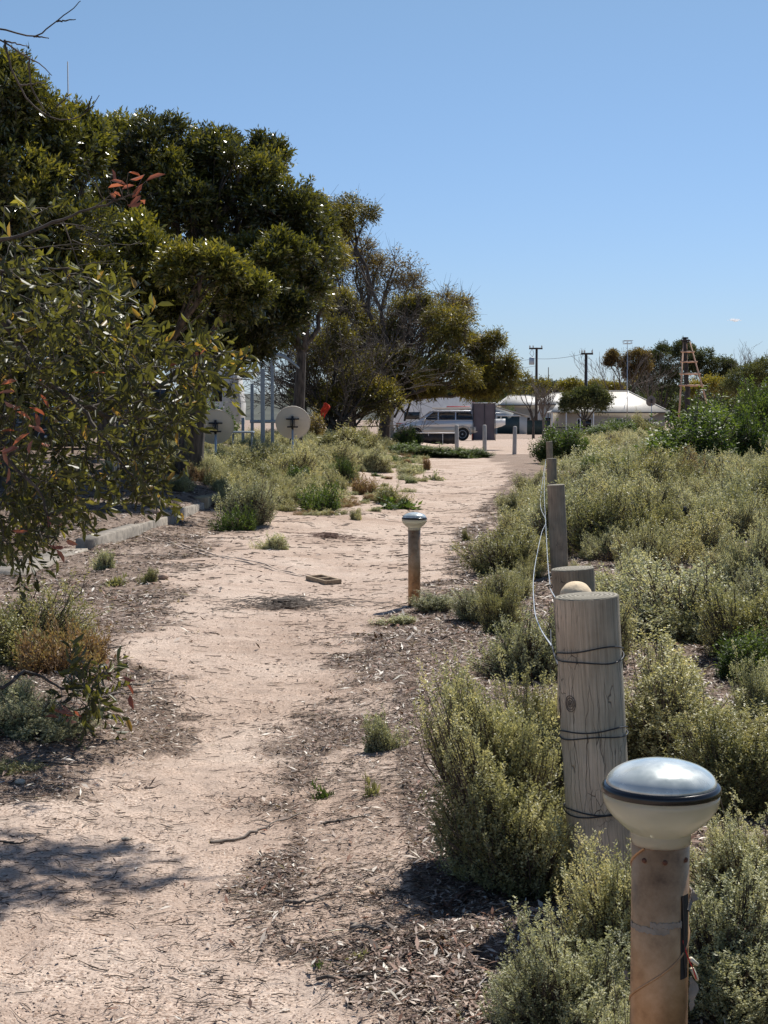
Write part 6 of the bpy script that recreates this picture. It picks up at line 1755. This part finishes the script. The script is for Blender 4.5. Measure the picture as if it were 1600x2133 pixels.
def hills():
    xs = np.linspace(-500, 700, 150); ys = np.array([520, 560, 600, 650, 700, 760, 840, 950])
    pf = np.array([0, .2, .5, .8, .95, 1, .8, -.1]); X, Y = np.meshgrid(xs, ys)
    prof = np.interp(xs, [-500, -120, 20, 60, 110, 160, 260, 700], [13, 13, 13.2, 14.5, 14, 13.4, 12, 11])
    Z = -2 + prof[None] * pf[:, None] * .95 + 1.2 * (vnoise(X, Y, .02) - .5)
    nx = len(xs); i, j = np.meshgrid(np.arange(nx - 1), np.arange(len(ys) - 1)); a = j * nx + i
    o = MB().indexed(np.stack([X, Y, Z], -1).reshape(-1, 3), np.stack([a, a + 1, a + nx + 1, a + nx], -1).reshape(-1, 4)).build('hills', plain('scrubby_hillside', (.05, .055, .04), .95, 0, .4, .05), None, True)
    tag(o, kind='structure')
    rg = np.random.RandomState(14); cl = []
    for k in range(210):
        x = rg.uniform(-40, 190); yi = rg.choice([600, 650, 700, 740], p=[.2, .3, .3, .2]) + rg.uniform(-15, 15)
        z = -2 + np.interp(x, xs, prof) * np.interp(yi, ys, pf) * .95
        s = rg.uniform(.7, 1.3); cl.append((np.array([x, yi, z + 1.5 * s]), (4.5 * s, 4 * s, 2.2 * s)))
    for k in range(90):                                     # belt of trees at the foot, behind the town
        x = rg.uniform(10, 120); y = rg.uniform(290, 380); s = rg.uniform(.7, 1.2)
        cl.append((np.array([x, y, hs(x, y) + 3.2 * s]), (3.6 * s, 3 * s, 2.6 * s)))
    Q, T, _ = crown_arrays(cl, rg, 6, 40, 5, .6, .35, .8, tint0=.3)
    o = MB().quads(Q, T).build('far_woodland', M['far']); tag(o, 'continuous dark woodland on the distant ridge behind the town', kind='stuff')
hills()

def cloud():
    m, n, l, b = new_mat('cloud'); b.inputs['Base Color'].default_value = (.9, .9, .9, 1); b.inputs['Roughness'].default_value = 1; b.inputs['Specular IOR Level'].default_value = 0
    out = n['Material Output']; b.inputs['Base Color'].default_value = (.95, .95, .95, 1)
    tr = n.new('ShaderNodeBsdfTranslucent'); tr.inputs['Color'].default_value = (.95, .95, .95, 1); tp = n.new('ShaderNodeBsdfTransparent')
    m1 = n.new('ShaderNodeMixShader'); m2 = n.new('ShaderNodeMixShader'); m1.inputs[0].default_value = .5
    l.new(b.outputs[0], m1.inputs[1]); l.new(tr.outputs[0], m1.inputs[2])
    lw = n.new('ShaderNodeLayerWeight'); lw.inputs['Blend'].default_value = .35
    mr = n.new('ShaderNodeMapRange'); mr.inputs[3].default_value = .55; mr.inputs[4].default_value = 1; l.new(lw.outputs['Facing'], mr.inputs[0]); l.new(mr.outputs[0], m2.inputs[0])
    l.new(m1.outputs[0], m2.inputs[1]); l.new(tp.outputs[0], m2.inputs[2]); l.new(m2.outputs[0], out.inputs['Surface'])
    rg = np.random.RandomState(3); c = W(1531, 667, 3500); s = MB()
    for k in range(9):
        u = rg.uniform(-1, 1); o = c + np.array([u * 17, rg.uniform(-5, 5), rg.uniform(-2, 2.5) * (1 - abs(u))]); R = rg.uniform(3.0, 6.0) * (1.15 - abs(u))
        s.lathe([(R * 1.6 * math.cos(a), R * .62 * math.sin(a)) for a in np.linspace(-1.5, 1.5, 9)], 14, tuple(o))
    o = s.build('cloud', m, None, True)
    tag(o, kind='structure')
cloud()
